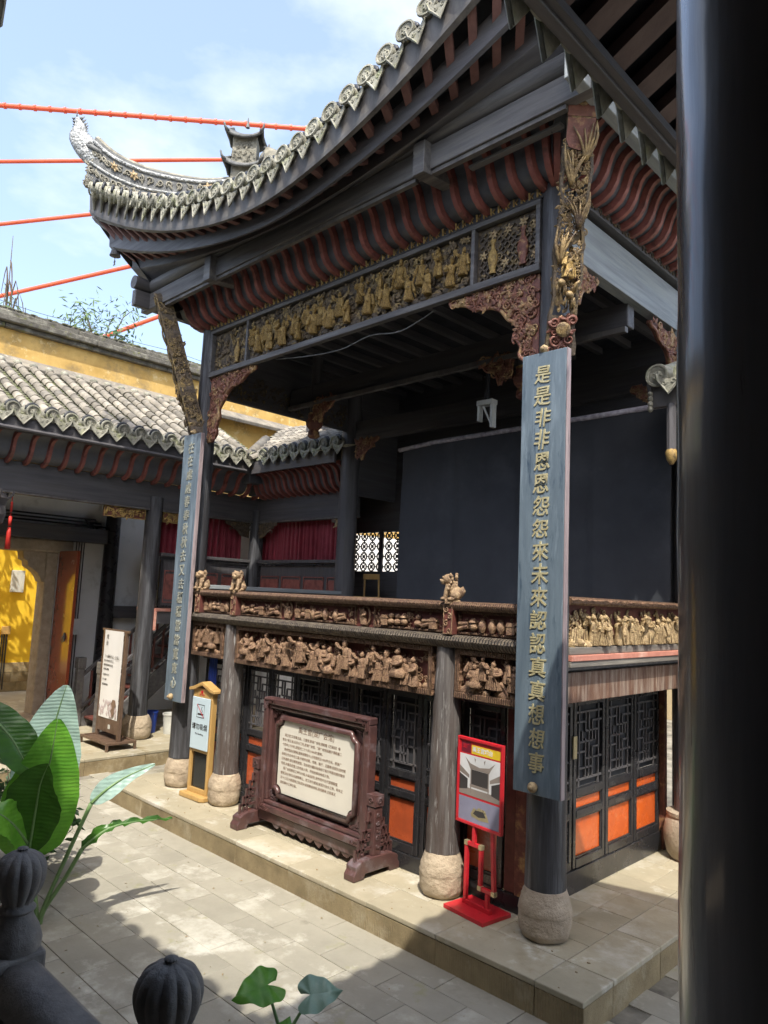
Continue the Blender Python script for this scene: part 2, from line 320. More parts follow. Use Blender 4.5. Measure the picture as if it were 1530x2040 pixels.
for j in range(-12, 11):
    yy = -.815+.33*j
    for i in range(-12, 8):
        xx = -.72+.33*(j % 2)+.66*i
        if in_plat(xx, yy) or not -8.5 < xx < 3.4 or yy < -4.75: continue
        if -6.85 < xx < .72 and yy > -.6: continue
        if xx > .6 and yy > 2.2: continue
        o = put('paving_slab', slabs[rng.randrange(4)], m_pave, yard, Matrix.Translation((xx, yy, GZ-.03+rng.uniform(-.0015, .002))) @ Matrix.Rotation(rng.choice((0, PI))+rng.uniform(-.004, .004), 4, 'Z') @ Matrix.Rotation(rng.uniform(-.003, .003), 4, 'X'))
plat = MB().box(-6.8, .735, -.685, 3.3, GZ-.02, -.035).build('stage_platform', m_mort); tag(plat, kind='structure')
def stone(x0, x1, y0, y1, z0, z1, m, nm='platform_slab', par=plat, bev=.008):
    b = MB().box(x0-(x0+x1)/2, (x1-x0)/2, y0-(y0+y1)/2, (y1-y0)/2, z0-z1, 0)
    return b.build(nm, m, par, bev=bev, mw=Matrix.Translation(((x0+x1)/2, (y0+y1)/2, z1+rng.uniform(-.0015, .0015))))
xs = [-6.83, -5.75, -4.48, -3.55, -2.62, -1.46, -.62, .345, .752]
for a, b in zip(xs, xs[1:]):
    stone(a+.002, b-.002, -.70, -.243, -.045, 0, m_plat)
    stone(a+.001, b-.001, -.695, -.62, GZ-.02, -.047, m_edge, 'edge_stone')
ys = [-.24, .59, 1.4, 2.1, 3.3]
for a, b in zip(ys, ys[1:]):
    stone(.352, .752, a+.002, b-.002, -.045, 0, m_plat)
    stone(.68, .747, a, b-.001, GZ-.02, -.047, m_edge, 'edge_stone')
stone(.68, .747, -.619, -.241, GZ-.02, -.047, m_edge, 'edge_stone')
for k, (ya, yb) in enumerate(((-.238, .12), (.124, .46), (.464, .9), (.904, 1.4), (1.404, 1.9), (1.904, 2.5), (2.504, 3.3))):
    x = -6.8 if ya < .3 else -.9
    while x < .34:
        w = rng.uniform(.6, 1.0); e = min(x+w, .348)
        if .348-e < .25: e = .348
        stone(x+.002, e-.002, ya, yb, -.045, 0, m_plat); x = e
stone(-6.8, -.91, .47, 3.3, -.045, -.002, m_plat)
# ================================================================ carving builders
def spiral(mb, fn, u, v, r0, turns, thick, w=.02, hand=1, a0=0, n=14):
    pts = []
    for i in range(n+1):
        t = i/n; a = a0+hand*2*PI*turns*t; r = r0*(1-.86*t)
        pts.append(fn(u+math.cos(a)*r, v+math.sin(a)*r, w))
    mb.tube(pts, [thick*(1-.45*i/n) for i in range(n+1)], 5)
def leafy(mb, fn, u, v, s, a, w=.02):
    c, sn = math.cos(a), math.sin(a); g = []
    prof = [(0, .05), (.3, .24), (.6, .22), (.85, .12), (1, .01)]
    for t, h in prof:
        g.append([fn(u+(t*c-hh*sn)*s, v+(t*sn+hh*c)*s, w+s*.22*k*(1-t*.6)) for hh, k in ((-h, 0), (-h*.3, 1), (0, .55), (h*.3, 1), (h, 0))])
    mb.sheet(g)
def flower(mb, fn, u, v, s, w=.02):
    for k in range(6): leafy(mb, fn, u, v, s, k*PI/3+.3, w)
    p = fn(u, v, w+s*.2); q = s*.25; mb.ball(p, q, 6, 4)
def foliage(mb, fn, u0, u1, v0, v1, n, r, s=.06, w=.0, inside=None):
    for _ in range(n):
        u = r.uniform(u0, u1); v = r.uniform(v0, v1)
        if inside and not inside(u, v): continue
        k = r.random()
        if k < .38: spiral(mb, fn, u, v, s*r.uniform(.55, 1.0), r.uniform(1, 1.6), s*.2, w+s*.3, r.choice((-1, 1)), r.uniform(0, 6), 11)
        elif k < .9: leafy(mb, fn, u, v, s*r.uniform(.9, 1.7), r.uniform(0, 2*PI), w+r.uniform(0, s*.5))
        else: flower(mb, fn, u, v, s*.75, w+s*.3)
def figure_mesh(seed, seated=False):
    r = random.Random(seed); m = MB(); lean = r.uniform(-.12, .12); tw = r.uniform(-.6, .6); k = r.choice((7, 8, 9))
    rot = Matrix.Shear('XY', 4, (lean, 0)) @ Matrix.Rotation(tw, 4, 'Z')
    wob = lambda a, z: 1+.10*math.cos(k*a+z*5)*(1-z)
    if seated: prof = [(.30, 0), (.34, .08), (.30, .2), (.20, .3), (.17, .42), (.19, .56), (.15, .66), (.06, .7), (.05, .72)]
    else: prof = [(.20, 0), (.21, .03), (.175, .2), (.15, .38), (.14, .48), (.165, .6), (.17, .7), (.11, .77), (.055, .79), (.05, .81)]
    m.lathe(prof, n=14, wob=wob, m=rot, sy=.72)
    hz = prof[-1][1]+.08; hx = r.uniform(-.03, .03)
    m.ball((hx, -.03, hz), (.078, .085, .098), 8, 6, rot)
    m.ball((hx, -.115, hz-.012), (.02, .025, .022), 5, 4, rot)                      # nose
    if r.random() < .5: m.ball((hx, .0, hz+.09), (.05, .055, .05), 6, 4, rot)         # topknot
    else: m.lathe([(.085, hz+.03), (.10, hz+.05), (.07, hz+.09), (.06, hz+.15), (.02, hz+.17)], (hx, -.02, 0), 8, m=rot)
    if r.random() < .5: m.tube([rot @ V((hx, -.1, hz-.06)), rot @ V((hx, -.13, hz-.14)), rot @ V((hx*.5, -.12, hz-.24))], [.04, .035, .01], 5)
    sh = prof[-3][1]-.03
    for s in (-1, 1):
        a = r.random()
        if a < .45: pts = [(s*.15, -.02, sh), (s*.24, -.07, sh-.16), (s*.08, -.19, sh-.2)]
        elif a < .75: pts = [(s*.15, -.02, sh), (s*.28, -.05, sh+.02), (s*.36, -.1, sh+.18)]
        else: pts = [(s*.15, -.02, sh), (s*.23, -.05, sh-.2), (s*.27, -.08, sh-.42)]
        m.tube([rot @ V(p) for p in crv(pts, 5)], [.065, .065, .065, .07, .08, .075], 6)
        m.ball(pts[2], .04, 6, 4, rot)
        e = V(pts[2]); m.tube([rot @ (e+V((0, .02, -.01))), rot @ (e+V((s*.02, .04, -.12))), rot @ (e+V((s*.01, .05, -.24)))], [.05, .06, .02], 5, flat=.5)
    for i in range(5):                                                             # robe folds
        x = -.13+.065*i; m.tube([rot @ V((x*.7, -.115, .5)), rot @ V((x, -.15, .25)), rot @ V((x*1.25, -.165, .02))], [.008, .016, .02], 4)
    m.tube([rot @ V((-.14, -.06, .47)), rot @ V((0, -.125, .45)), rot @ V((.14, -.06, .47))], .02, 5)
    return m.mesh('figure', smooth=50)
FIG = [figure_mesh(k) for k in range(9)]; SEAT = [figure_mesh(40+k, True) for k in range(3)]
def clone_mesh(me, mt):
    c = me.copy(); c.materials.clear(); c.materials.append(mt); return c
FIGG = [clone_mesh(f, m_gold) for f in FIG]; FIGT = [clone_mesh(f, m_tan) for f in FIG+SEAT]; FIGP = [clone_mesh(f, m_goldp) for f in FIG+SEAT]
def mframe(mb, fn, u0, u1, v0, v1, t, w0, w1, tb=None):
    tb = t if tb is None else tb
    mb.prism([(u0, v0), (u1, v0), (u1, v0+tb), (u0, v0+tb)], fn, w0, w1); mb.prism([(u0, v1-t), (u1, v1-t), (u1, v1), (u0, v1)], fn, w0, w1)
    mb.prism([(u0, v0+tb), (u0+t, v0+tb), (u0+t, v1-t), (u0, v1-t)], fn, w0, w1-.002); mb.prism([(u1-t, v0+tb), (u1, v0+tb), (u1, v1-t), (u1-t, v1-t)], fn, w0, w1-.002)
def rocks(mb, fn, u0, u1, v, n, r, s=.08, w=.03):
    for _ in range(n):
        u = r.uniform(u0, u1); ss = s*r.uniform(.5, 1.2); p = fn(u, v+r.uniform(0, ss*.5), w)
        mb.ball(p, (ss*r.uniform(.8, 1.4), ss*.6, ss*r.uniform(.5, .9)), 7, 4)
# ================================================================ the theatre stage
stage = thing('theatre_stage', (-3, 1.3, 0), 'carved black timber opera stage with upturned tiled roof above the paved courtyard', 'opera stage')
def base_mesh(seed, r=.218, h=.40):
    prof = [(.74, 0), (.88, .05), (.97, .16), (1.0, .34), (.985, .50), (1.0, .53), (.97, .68), (.90, .82), (.82, .93), (.76, 1)]
    p2 = []
    for i in range(len(prof)-1):
        for q in range(3): t = q/3; p2.append((prof[i][0]*(1-t)+prof[i+1][0]*t, prof[i][1]*(1-t)+prof[i+1][1]*t))
    p2.append(prof[-1])
    return MB().lathe([(a*r, b*h) for a, b in p2], n=48, jit=.015, seed=seed*9.1).mesh('stone_base', smooth=True)
def column(x, y, z0, z1, r0, r1, m, seed, stone_m=m_base, rb=.215, hb=.40, par=None, rough=.006):
    n = 20; prof = [(r0+(r1-r0)*k/n, z0+(z1-z0)*k/n) for k in range(n+1)]
    c = MB().lathe(prof, (x, y, 0), 22, jit=rough, seed=seed).build('column', m, par or stage, smooth=60)
    put('stone_base', base_mesh(seed, rb, hb), stone_m, c, TR((x, y, 0), seed))
    return c
colA = column(-6, 0, .40, 6.85, .175, .135, m_colD, 1)
colD = column(0, 0, .40, 6.85, .175, .135, m_colD, 2, m_baseD, .225)
colB = column(-4.86, 0, .40, 2.335, .165, .125, m_col, 3, rough=.012)
colC = column(-1.14, 0, .40, 2.335, .165, .125, m_col, 4, rough=.012)
colE = column(-6.02, 3.02, .40, 7.2, .19, .16, m_wz, 5)
drum = MB().lathe([(.19, 0), (.24, .06), (.275, .2), (.28, .3), (.26, .42), (.235, .47), (.25, .48), (.25, .52), (.2, .53)], (.06, 2.95, 0), 28).build('stone_drum', m_baseD, stage, smooth=40)
MB().lathe([(.165, .53), (.15, 7.0)], (.06, 2.95, 0), 20).build('column', m_wz, stage, smooth=60)
# --- frieze (front entablature)
F0, F1 = -5.87, -.125
m_carveg = mat('gilded_dark_carving', (.23, .165, .09), (.06, .045, .032), 20, .5, bump=.5, bscale=50, dirt=(.46, .33, .12), dscale=8, damt=.5)
fr = MB(); fn = XZ(-.03)
fr.prism([(F0, 5.99), (F1, 5.99), (F1, 6.63), (F0, 6.63)], fn, -.04, 0)
frz = fr.build('frieze', m_carve, stage)
fm = MB(); mframe(fm, fn, F0, F1, 5.94, 6.66, .05, .0, .075, .075)
for x in (-4.93, -.93): fm.prism([(x-.022, 6.015), (x+.022, 6.015), (x+.022, 6.61), (x-.022, 6.61)], fn, 0, .07)
fm.build('frieze_frame', m_greyx, frz, bev=.006)
r = random.Random(11); bg = MB(); foliage(bg, fn, -4.86, -1.0, 6.04, 6.58, 620, r, .066, .006); bg.build('scrollwork', m_carveg, frz, smooth=True)
b2 = MB(); rocks(b2, fn, -4.85, -1.0, 6.03, 44, r, .06); foliage(b2, fn, -4.85, -1.0, 6.03, 6.14, 60, r, .045, .02); b2.build('carved_rocks', m_carve, frz, smooth=True)
x = -4.78; k = 0
while x < -1.05:
    s = r.uniform(.27, .33); z = 6.05+r.uniform(0, .04) if k % 2 else 6.05+r.uniform(.1, .24)
    s = min(s, 6.6-z)
    put('figure', FIGG[k % 9], None, frz, TR((x, -.075-.03*(k % 2), z), r.uniform(-.4, .4), (s*.85, s, s))); k += 1
    x += r.uniform(.12, .19)
for a, b in ((F0+.06, -4.96), (-.9, F1-.06)):
    e = MB(); foliage(e, fn, a+.04, b-.04, 6.05, 6.57, 80 if a < -2 else 26, r, .055); e.build('scrollwork', m_carveg, frz, smooth=True)
def vase(u, z, s, par, fnx, m=m_gold):
    p = fnx(u, z, .03)
    return MB().lathe([(.09, 0), (.10, .03), (.07, .08), (.12, .25), (.14, .42), (.10, .56), (.05, .64), (.05, .76), (.085, .82), (.085, .85), (.03, .86)], n=12).build('carved_vase', m, par, smooth=60, mw=TR(p, 0, (s, s*.6, s)))
lt = MB()
for kk in range(-8, 14):
    for sg in (1, -1):
        u0 = -.88+kk*.085; pts = []
        a0, a1 = 0, .52
        p0 = (u0, 6.04) if sg > 0 else (u0+.52, 6.04)
        q = [(p0[0]+sg*t*.52, 6.04+t*.52) for t in (0, 1)]
        lo, hi = -.88, F1-.07
        ts = sorted([((lo-q[0][0])/(sg*.52)), ((hi-q[0][0])/(sg*.52))]); t0, t1 = max(0, ts[0]), min(1, ts[1])
        if t1-t0 < .08: continue
        lt.bar(fn(q[0][0]+sg*t0*.52, 6.04+t0*.52, .012), fn(q[0][0]+sg*t1*.52, 6.04+t1*.52, .012), .016, .02, (0, 1, 0))
lt.build('diagonal_lattice', m_carve, frz)
vase(-.70, 6.08, .42, frz, fn); vase(-.34, 6.07, .46, frz, fn, m_redbr); vase(-5.2, 6.06, .42, frz, fn); 
fl = MB()
for u, z in ((-.70, 6.5), (-.34, 6.52), (-.52, 6.5), (-.2, 6.46), (-.55, 6.16), (-.2, 6.14), (-.82, 6.3)): flower(fl, fn, u, z, .055, .03)
fl.build('flowers', m_goldp, frz, smooth=True)
# dotted gilded moulding above the frieze
dm = MB().box(-5.95, -.05, -.10, .04, 6.665, 6.76).build('frieze_cornice', m_wx, stage, bev=.006)
gd = MB()
for i in range(64):
    u = -5.86+i*.0905
    if u > -.1: break
    gd.bar(V((u, -.103, 6.68)), V((u+.012, -.125, 6.745)), .018, .02); gd.tube([V((u+.045, -.103, 6.74)), V((u+.03, -.12, 6.70)), V((u+.05, -.12, 6.675))], .007, 4)
gd.build('gilded_dentils', m_gold, dm)
# --- curved rib soffit
PROF = [(0, 0), (.06, .004), (.13, .022), (.195, .065), (.24, .135), (.265, .215), (.295, .295), (.345, .365), (.41, .405), (.465, .425), (.515, .435)]
def soff_pt(side, s, k, lift=0):                       # side: 'f' front, 'r' right, 'l' left
    o, h = PROF[k]; o2, h2 = PROF[min(k+1, len(PROF)-1)]; o1, h1 = PROF[max(k-1, 0)]
    t = V((o2-o1, h2-h1, 0)).normalized(); o += t.y*lift; h -= t.x*lift
    if side == 'f': return V((s, -.10-o, 6.76+h))
    if side == 'r': return V((.10+o, s, 6.76+h))
    return V((-6.10-o, s, 6.76+h))
NP = len(PROF)
def rib_mesh():
    m = MB(); g = [soff_pt('f', 0, k, .018)-V((0, -.10, 6.76)) for k in range(NP)]
    vs = []
    for k in range(NP):
        a = soff_pt('f', 0, k, .0)-V((0, -.10, 6.76)); b = soff_pt('f', 0, k, .062)-V((0, -.10, 6.76))
        vs += [a+V((-.040, 0, 0)), b+V((-.026, 0, 0)), b+V((.026, 0, 0)), a+V((.040, 0, 0))]
    fs = [(4*k+i, 4*k+(i+1) % 4, 4*k+4+(i+1) % 4, 4*k+4+i) for k in range(NP-1) for i in range(4)]+[(0, 1, 2, 3), tuple(4*(NP-1)+i for i in (3, 2, 1, 0))]
    return m.add(vs, fs).mesh('soffit_rib', smooth=35)
RIB = rib_mesh()
for side, a, b in (('f', -6.1, .1), ('r', -.1, 3.2), ('l', -.1, 3.2)):
    g = [[soff_pt(side, a+(b-a)*i/30, k, -.004) for k in range(NP)] for i in range(31)]
    if side == 'f':
        for i, row in enumerate(g):                    # flare the ends out to the corner
            for k in range(NP):
                if i == 0: row[k] = V((-6.1-PROF[k][0], row[k].y, row[k].z))
                if i == 30: row[k] = V((.1+PROF[k][0], row[k].y, row[k].z))
    else:
        for k in range(NP): g[0][k] = V((g[0][k].x, -.1-PROF[k][0], g[0][k].z))
    MB().sheet(g).build('soffit', m_soff, stage, smooth=True)
n = 27
for i in range(n):
    put('soffit_rib', RIB, m_rib, stage, Matrix.Translation((-5.93+i*5.86/(n-1), -.10, 6.76)))
for i in range(15): put('soffit_rib', RIB, m_rib, stage, Matrix.Translation((.10, .03+i*.2, 6.76)) @ Matrix.Rotation(PI/2, 4, 'Z'))
for i in range(4): put('soffit_rib', RIB, m_rib, stage, Matrix.Translation((-6.10, .1+i*.22, 6.76)) @ Matrix.Rotation(-PI/2, 4, 'Z'))
for a in (14, 30, 45, 60, 76): put('soffit_rib', RIB, m_rib, stage, Matrix.Translation((.02, -.04, 6.76)) @ Matrix.Rotation(R(a), 4, 'Z') @ Matrix.Diagonal((1, 1.25, 1, 1)))
for a in (-20, -45, -70): put('soffit_rib', RIB, m_rib, stage, Matrix.Translation((-6.02, -.04, 6.76)) @ Matrix.Rotation(R(a), 4, 'Z') @ Matrix.Diagonal((1, 1.25, 1, 1)))
# --- outer eave beams and logs
BO = .69
MB().box(-6.9, .95, -BO-.055, -BO+.055, 7.0, 7.25).build('eave_beam', m_greyx, stage, bev=.008)
MB().tube([V((-6.93, -BO, 7.37)), V((.95, -BO, 7.37))], .105, 18).build('eave_purlin', m_greyx, stage, smooth=40)
MB().box(-6.2, -4.95, -BO-.03, -BO+.03, 6.955, 6.997).box(-4.8, -1.2, -BO-.03, -BO+.02, 6.955, 6.997).box(-1.0, .5, -BO-.03, -BO+.03, 6.955, 6.997).build('peeling_batten', m_fasc, stage)
MB().box(-.62, .38, -.60, -.53, 6.925, 6.955).build('strip_lamp_housing', m_greyx, stage, bev=.004)
for sx, x0 in ((-1, -6), (1, 0)):
    X = x0+sx*BO
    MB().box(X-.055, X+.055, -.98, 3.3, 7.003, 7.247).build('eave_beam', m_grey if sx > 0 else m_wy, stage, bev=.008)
    MB().tube([V((X, -1.0, 7.365)), V((X, 3.3, 7.365))], .10, 18).build('eave_purlin', m_wy, stage, smooth=40)
for x in (-4.88, -1.06):
    MB().prism([(0, 7.03), (-.84, 6.93), (-.84, 7.27), (0, 7.3)], lambda u, v, w: V((x+w, u, v)), -.075, .075).build('cantilever_beam', m_greyx, stage, bev=.008)
# --- roof
def EV(t): a = abs(t); return V((-3+4.47*t, -1.33-.14*t*t, 7.45+1.45*a**1.75))
def EVside(t, sx):                                      # t -1 front corner .. 1 rear corner
    c = EV(1 if sx > 0 else -1); a = abs(t)
    return V(((1.33 if sx > 0 else -7.33)+sx*.14*t*t, 1.40+2.87*t, 7.45+1.45*a**2.3))
def roof_slope(ev, top, n=44, k=9, name='roof_slope'):
    g = []
    for i in range(n+1):
        t = -1+2*i/n; e = ev(t)+V((0, 0, .0)); p = top(t); row = []
        for j in range(k+1):
            q = j/k; c = e.lerp(p, q); c.z -= .28*math.sin(PI*q); row.append(c)
        g.append(row)
    return g
T_f = lambda t: V((-3+2.7*t, 1.4, 9.75)); T_s = lambda sx: (lambda t: V((-3+sx*2.7, 1.4, 9.75)))
up = V((0, 0, .02))
rs = MB()
for ev, tp in ((EV, T_f), (lambda t: EVside(t, -1), T_s(-1)), (lambda t: EVside(t, 1), T_s(1)), (lambda t: V((EV(t).x, 2.8-EV(t).y, EV(t).z)), T_f)):
    rs.sheet(roof_slope(ev, tp))
rs.build('roof_deck', m_pan, stage, smooth=True)
def strip(ev, a, b, n=60, t0=-1, t1=1):                 # a, b: (inset from the eave, dz)
    return [[V(p) for p in (ev(t0+(t1-t0)*i/n, *a), ev(t0+(t1-t0)*i/n, *b))] for i in range(n+1)]
def evin(t, ins, dz):                                   # front eave point moved inwards
    e = EV(t); inn = V((-3+3.69*t, -.58, 7.5)); f = ins; p = e.lerp(inn, f); p.z += dz; return p
def ribbon(ev, sec, n=64, name='fascia', m=None, par=None):
    g = []
    for i in range(n+1):
        t = -1+2*i/n; g.append([ev(t, a, d) for a, d in sec])
    q = MB(); L = len(sec)
    vs = [p for row in g for p in row]
    fs = [(i*L+k, i*L+(k+1) % L, (i+1)*L+(k+1) % L, (i+1)*L+k) for i in range(n) for k in range(L)]+[tuple(range(L))[::-1], tuple(n*L+k for k in range(L))]
    return q.add(vs, fs).build(name, m, par or stage, smooth=35)
fasc = ribbon(evin, [(.0, -.05), (.02, -.29), (.06, -.29), (.05, -.05)], name='eave_fascia', m=m_fasc)
ribbon(evin, [(.01, -.295), (.02, -.33), (.08, -.33), (.08, -.295)], name='fascia_moulding', m=m_fasc)
ribbon(evin, [(.30, -.20), (.31, -.44), (.35, -.44), (.35, -.20)], name='inner_eave_board', m=m_wx)
ribbon(evin, [(.62, -.10), (.63, -.33), (.66, -.33), (.98, -.16), (.98, -.05)], name='inner_eave_infill', m=m_wx)
def evs(sx): 
    def f(t, ins, dz):
        e = EVside(t, sx); inn = V(((.58 if sx > 0 else -6.58), 1.4+2.2*t, 7.5)); p = e.lerp(inn, ins); p.z += dz; return p
    return f
for sx in (-1, 1):
    ribbon(evs(sx), [(.0, -.05), (.02, -.29), (.06, -.29), (.05, -.05)], name='eave_fascia', m=m_fasc)
g = [[evin(-1+2*i/60, f, -.10+(.0 if f < .9 else .04)) for f in (.02, .5, 1.0, 1.35)] for i in range(61)]
MB().sheet(g).build('eave_boarding', m_deck, stage, smooth=True)
for sx in (-1, 1):
    g = [[evs(sx)(-1+2*i/40, f, -.10) for f in (.02, .5, 1.0, 1.35)] for i in range(41)]
    MB().sheet(g).build('eave_boarding', m_deck, stage, smooth=True)
for i in range(33):
    t = -1+2*(i+.5)/33
    MB().bar(evin(t, .10, -.25), evin(t, .50, -.24), .075, .085).build('flying_rafter', m_pinkr, stage)
    MB().bar(evin(t, .36, -.33), evin(t, .72, -.14), .075, .085).build('rafter', m_pinkr, stage)
# eave tiles: one mesh for the round tile with its end disc, one for the drip tile, one dark arch behind
def tile_end_mesh(tail=.30):
    m = MB(); n = 12; R0 = .094
    m.tube([V((0, tail, tail*.17)), V((0, .0, 0))], R0, n, True)
    ring = [V((math.cos(2*PI*k/16)*R0*1.02, -.012, math.sin(2*PI*k/16)*R0*1.02)) for k in range(17)]
    m.tube(ring, .016, 5, False)
    m.lathe([(.05, 0), (.042, .012), (.02, .018), (.012, .02)], n=10, m=Matrix.Rotation(PI/2, 4, 'X'))
    for k in range(5): m.ball((math.cos(k*1.257)*.035, -.016, math.sin(k*1.257)*.035), .011, 5, 3)
    return m.mesh('round_tile_end', smooth=40)
def drip_mesh(tail=.3):
    m = MB(); out = [(-.115, .045), (-.10, -.02), (-.065, -.06), (-.035, -.10), (0, -.145), (.035, -.10), (.065, -.06), (.10, -.02), (.115, .045), (.06, .005), (0, -.008), (-.06, .005)]
    fnl = lambda u, v, w: V((u, -.02-w-abs(v)*.15, v))
    m.prism(out, fnl, 0, .018)
    m.tube([fnl(u*1.0, v*1.0, .018) for u, v in out[:9]], .012, 5)
    for s in (-1, 1): spiral(m, fnl, s*.04, -.04, .025, 1.1, .007, .022, s, 0, 9)
    g = [[V((math.sin(a)*.115, y, -.03-math.cos(a)*.05+.045+yy*.16)) for a in (-1.3, -.7, 0, .7, 1.3)] for y, yy in ((-.02, 0), (tail, tail))]
    m.sheet(g); return m.mesh('drip_tile', smooth=40)
def arch_mesh():
    m = MB(); pts = [V((math.cos(PI*k/10)*.088, .06, .03+math.sin(PI*k/10)*.105)) for k in range(11)]
    m.tube(pts, .02, 5, True, flat=1.6); return m.mesh('tile_arch', smooth=True)
TE, DT, AR = tile_end_mesh(), drip_mesh(), arch_mesh(); TE2, DT2 = tile_end_mesh(.05), drip_mesh(.03)
nt = 34
for i in range(nt):
    t = -1+2*(i+.5)/nt; p = EV(t); dz = (EV(t+.01)-EV(t-.01)); ang = math.atan2(dz.z, dz.x)*.55; yaw = -.5*t*abs(t)**1.5*(-1)
    M0 = Matrix.Translation(p+V((0, -.03, .055))) @ Matrix.Rotation(.9*t**3, 4, 'Z') @ Matrix.Rotation(-ang, 4, 'Y') @ Matrix.Rotation(rng.uniform(-.04, .04), 4, 'Y') @ Matrix.Rotation(-.12, 4, 'X')
    put('round_tile_end', TE, m_tend, stage, M0); put('tile_arch', AR, m_tdark, stage, M0)
    p2 = EV(min(1, t+1/nt)); put('drip_tile', DT, m_tend, stage, Matrix.Translation(p2+V((0, .0, -.045))) @ Matrix.Rotation(.9*t**3, 4, 'Z') @ Matrix.Rotation(-ang, 4, 'Y') @ Matrix.Rotation(rng.uniform(-.05, .05), 4, 'Y') @ Matrix.Diagonal((.92, 1, 1.25, 1)))
# barrel tile rows running up the front slope
for i in range(nt):
    t = -1+2*(i+.5)/nt; e = EV(t); p = T_f(t); pts = []
    for j in range(9):
        q = .05+.95*j/8; c = e.lerp(p, q); c.z += .06-.28*math.sin(PI*q); pts.append(c)
    MB().tube(pts, .075, 8).build('tile_row', m_tile, stage, smooth=True)
# left hip ridge with its upswept tip
def hip(sx):
    D = lambda d, z: V(((-6-d) if sx < 0 else d, -d, z))
    topl = [D(-.15, 9.22), D(.25, 9.16), D(.8, 9.28), D(1.2, 9.50), D(1.45, 9.78)]
    botl = [D(-.15, 8.84), D(.25, 8.72), D(.8, 8.72), D(1.2, 8.88), D(1.5, 9.08)]
    tp = crv(topl, 20); bt = crv(botl, 20); side = V((1, -1 if sx < 0 else 1, 0)).normalized()*.07
    m = MB(); g = [[t+side, b+side, b-side, t-side] for t, b in zip(tp, bt)]
    vs = [p for row in g for p in row]; fs = [(i*4+k, i*4+(k+1) % 4, i*4+4+(k+1) % 4, i*4+4+k) for i in range(20) for k in range(4)]+[(0, 1, 2, 3), (83, 82, 81, 80)]
    hr = m.add(vs, fs).build('hip_ridge', m_ridged, stage, smooth=35)
    outw = (side*(1 if sx < 0 else -1)).normalized()
    q = MB()
    for f0, f1, rr in ((.0, .0, .035), (.98, .98, .03)):
        q.tube([t.lerp(b, f0) for t, b in zip(tp, bt)], rr*1.6, 6)
    q.build('ridge_roll', m_ridge, hr, smooth=True)
    q = MB(); q.tube([t.lerp(b, .13)+outw*.075 for t, b in zip(tp, bt)], .03, 6); q.tube([t.lerp(b, .62)+outw*.075 for t, b in zip(tp, bt)], .022, 6); q.build('mosaic_band', m_mosaic, hr, smooth=True)
    q = MB(); rr = random.Random(3)
    for i in range(2, 20):
        for f in (.36, .80):
            c = tp[i].lerp(bt[i], f); ax = (tp[min(i+1, 20)]-tp[i-1]).normalized(); fnx = lambda u, v, w: c+ax*u+V((0, 0, 1))*v+outw*(.07+w)
            spiral(q, fnx, rr.uniform(-.02, .02), 0, .06, 1.3, .016, .012, rr.choice((1, -1)), rr.uniform(0, 6), 10); leafy(q, fnx, 0, 0, .09, rr.uniform(0, 6), .01)
    q.build('ridge_scrollwork', m_ridge, hr, smooth=True)
    q = MB()
    for i in (4, 12, 15):
        c = tp[i].lerp(bt[i], .36); fnx = lambda u, v, w: c+(tp[i+1]-tp[i]).normalized()*u+V((0, 0, 1))*v+outw*(.08+w)
        flower(q, fnx, 0, 0, .085, .02)
    q.build('ridge_flowers', m_goldp, hr, smooth=True)
    # dragon tip
    tip = crv([D(1.40, 9.42), D(1.55, 9.62), D(1.66, 9.82), D(1.66, 9.98), D(1.70, 10.14)], 14)
    q = MB().tube(tip, [.17, .185, .19, .19, .185, .175, .165, .155, .14, .125, .105, .085, .06, .04, .02], 8, flat=.45, up=outw); q.build('dragon_head', m_mosaic, hr, smooth=True)
    q = MB()
    ax = V((1 if sx < 0 else -1, 1, 0)).normalized()
    for i in range(2, 14):                                                       # fins down the back
        c = tip[i]+ax*(.15-.008*i); q.tube([c, c+ax*.07+V((0, 0, .05))], [.035, .004], 4, flat=.3, up=outw)
        c = tip[i]-ax*(.15-.008*i); q.tube([c, c-ax*.045+V((0, 0, .02))], [.03, .004], 4, flat=.3, up=outw)
    s0 = tip[4]
    for s in (-1, 1):
        q.tube([s0+outw*s*.05+ax*.02, s0+outw*s*.09+ax*.13+V((0, 0, -.06)), s0+outw*s*.07+ax*.26+V((0, 0, -.12)), s0+outw*s*.05+ax*.32+V((0, 0, -.2))], [.03, .045, .04, .015], 6)
        q.ball(s0+outw*s*.08+ax*.1+V((0, 0, .0)), .04, 6, 5)
    q.tube([tip[14], tip[14]+V((-.01, 0, .12))], [.012, .004], 4)
    q.build('dragon_fins', m_ridged, hr, smooth=True)
    q = MB()                                                                     # hanging moulded foot under the tip
    for i in range(4): q.ball(D(1.47+.012*i, 9.30-.09*i), (.07, .07, .075), 7, 5)
    fnx = lambda u, v, w: D(1.49, 9.1)+ax*u+V((0, 0, 1))*v+outw*(.05+w)
    foliage(q, fnx, -.06, .06, -.15, .25, 26, random.Random(4), .05)
    q.build('ridge_foot', m_ridge, hr, smooth=True)
    # corner beam and bell
    MB().bar(D(.25, 7.42), D(1.36, 8.52), .16, .22).build('corner_beam', m_wy, stage, bev=.01)
    bl = MB().lathe([(.085, 0), (.075, .03), (.06, .09), (.055, .13), (.03, .16), (.012, .17)], D(1.13, 7.96)-V((0, 0, .1)), 14).build('eave_bell', m_ridged, stage, smooth=50)
    MB().tube([D(1.13, 8.0), D(1.13, 8.16)], .008, 4).tube([D(1.13, 7.86), D(1.13, 7.80)], .006, 4).prism([(-.03, 0), (0, .03), (.03, 0), (.012, -.03), (.035, -.06), (-.035, -.06), (-.012, -.03)], lambda u, v, w: D(1.13, 7.77)+V((u, w, v)), -.004, .004).build('bell_clapper', m_ridged, bl)
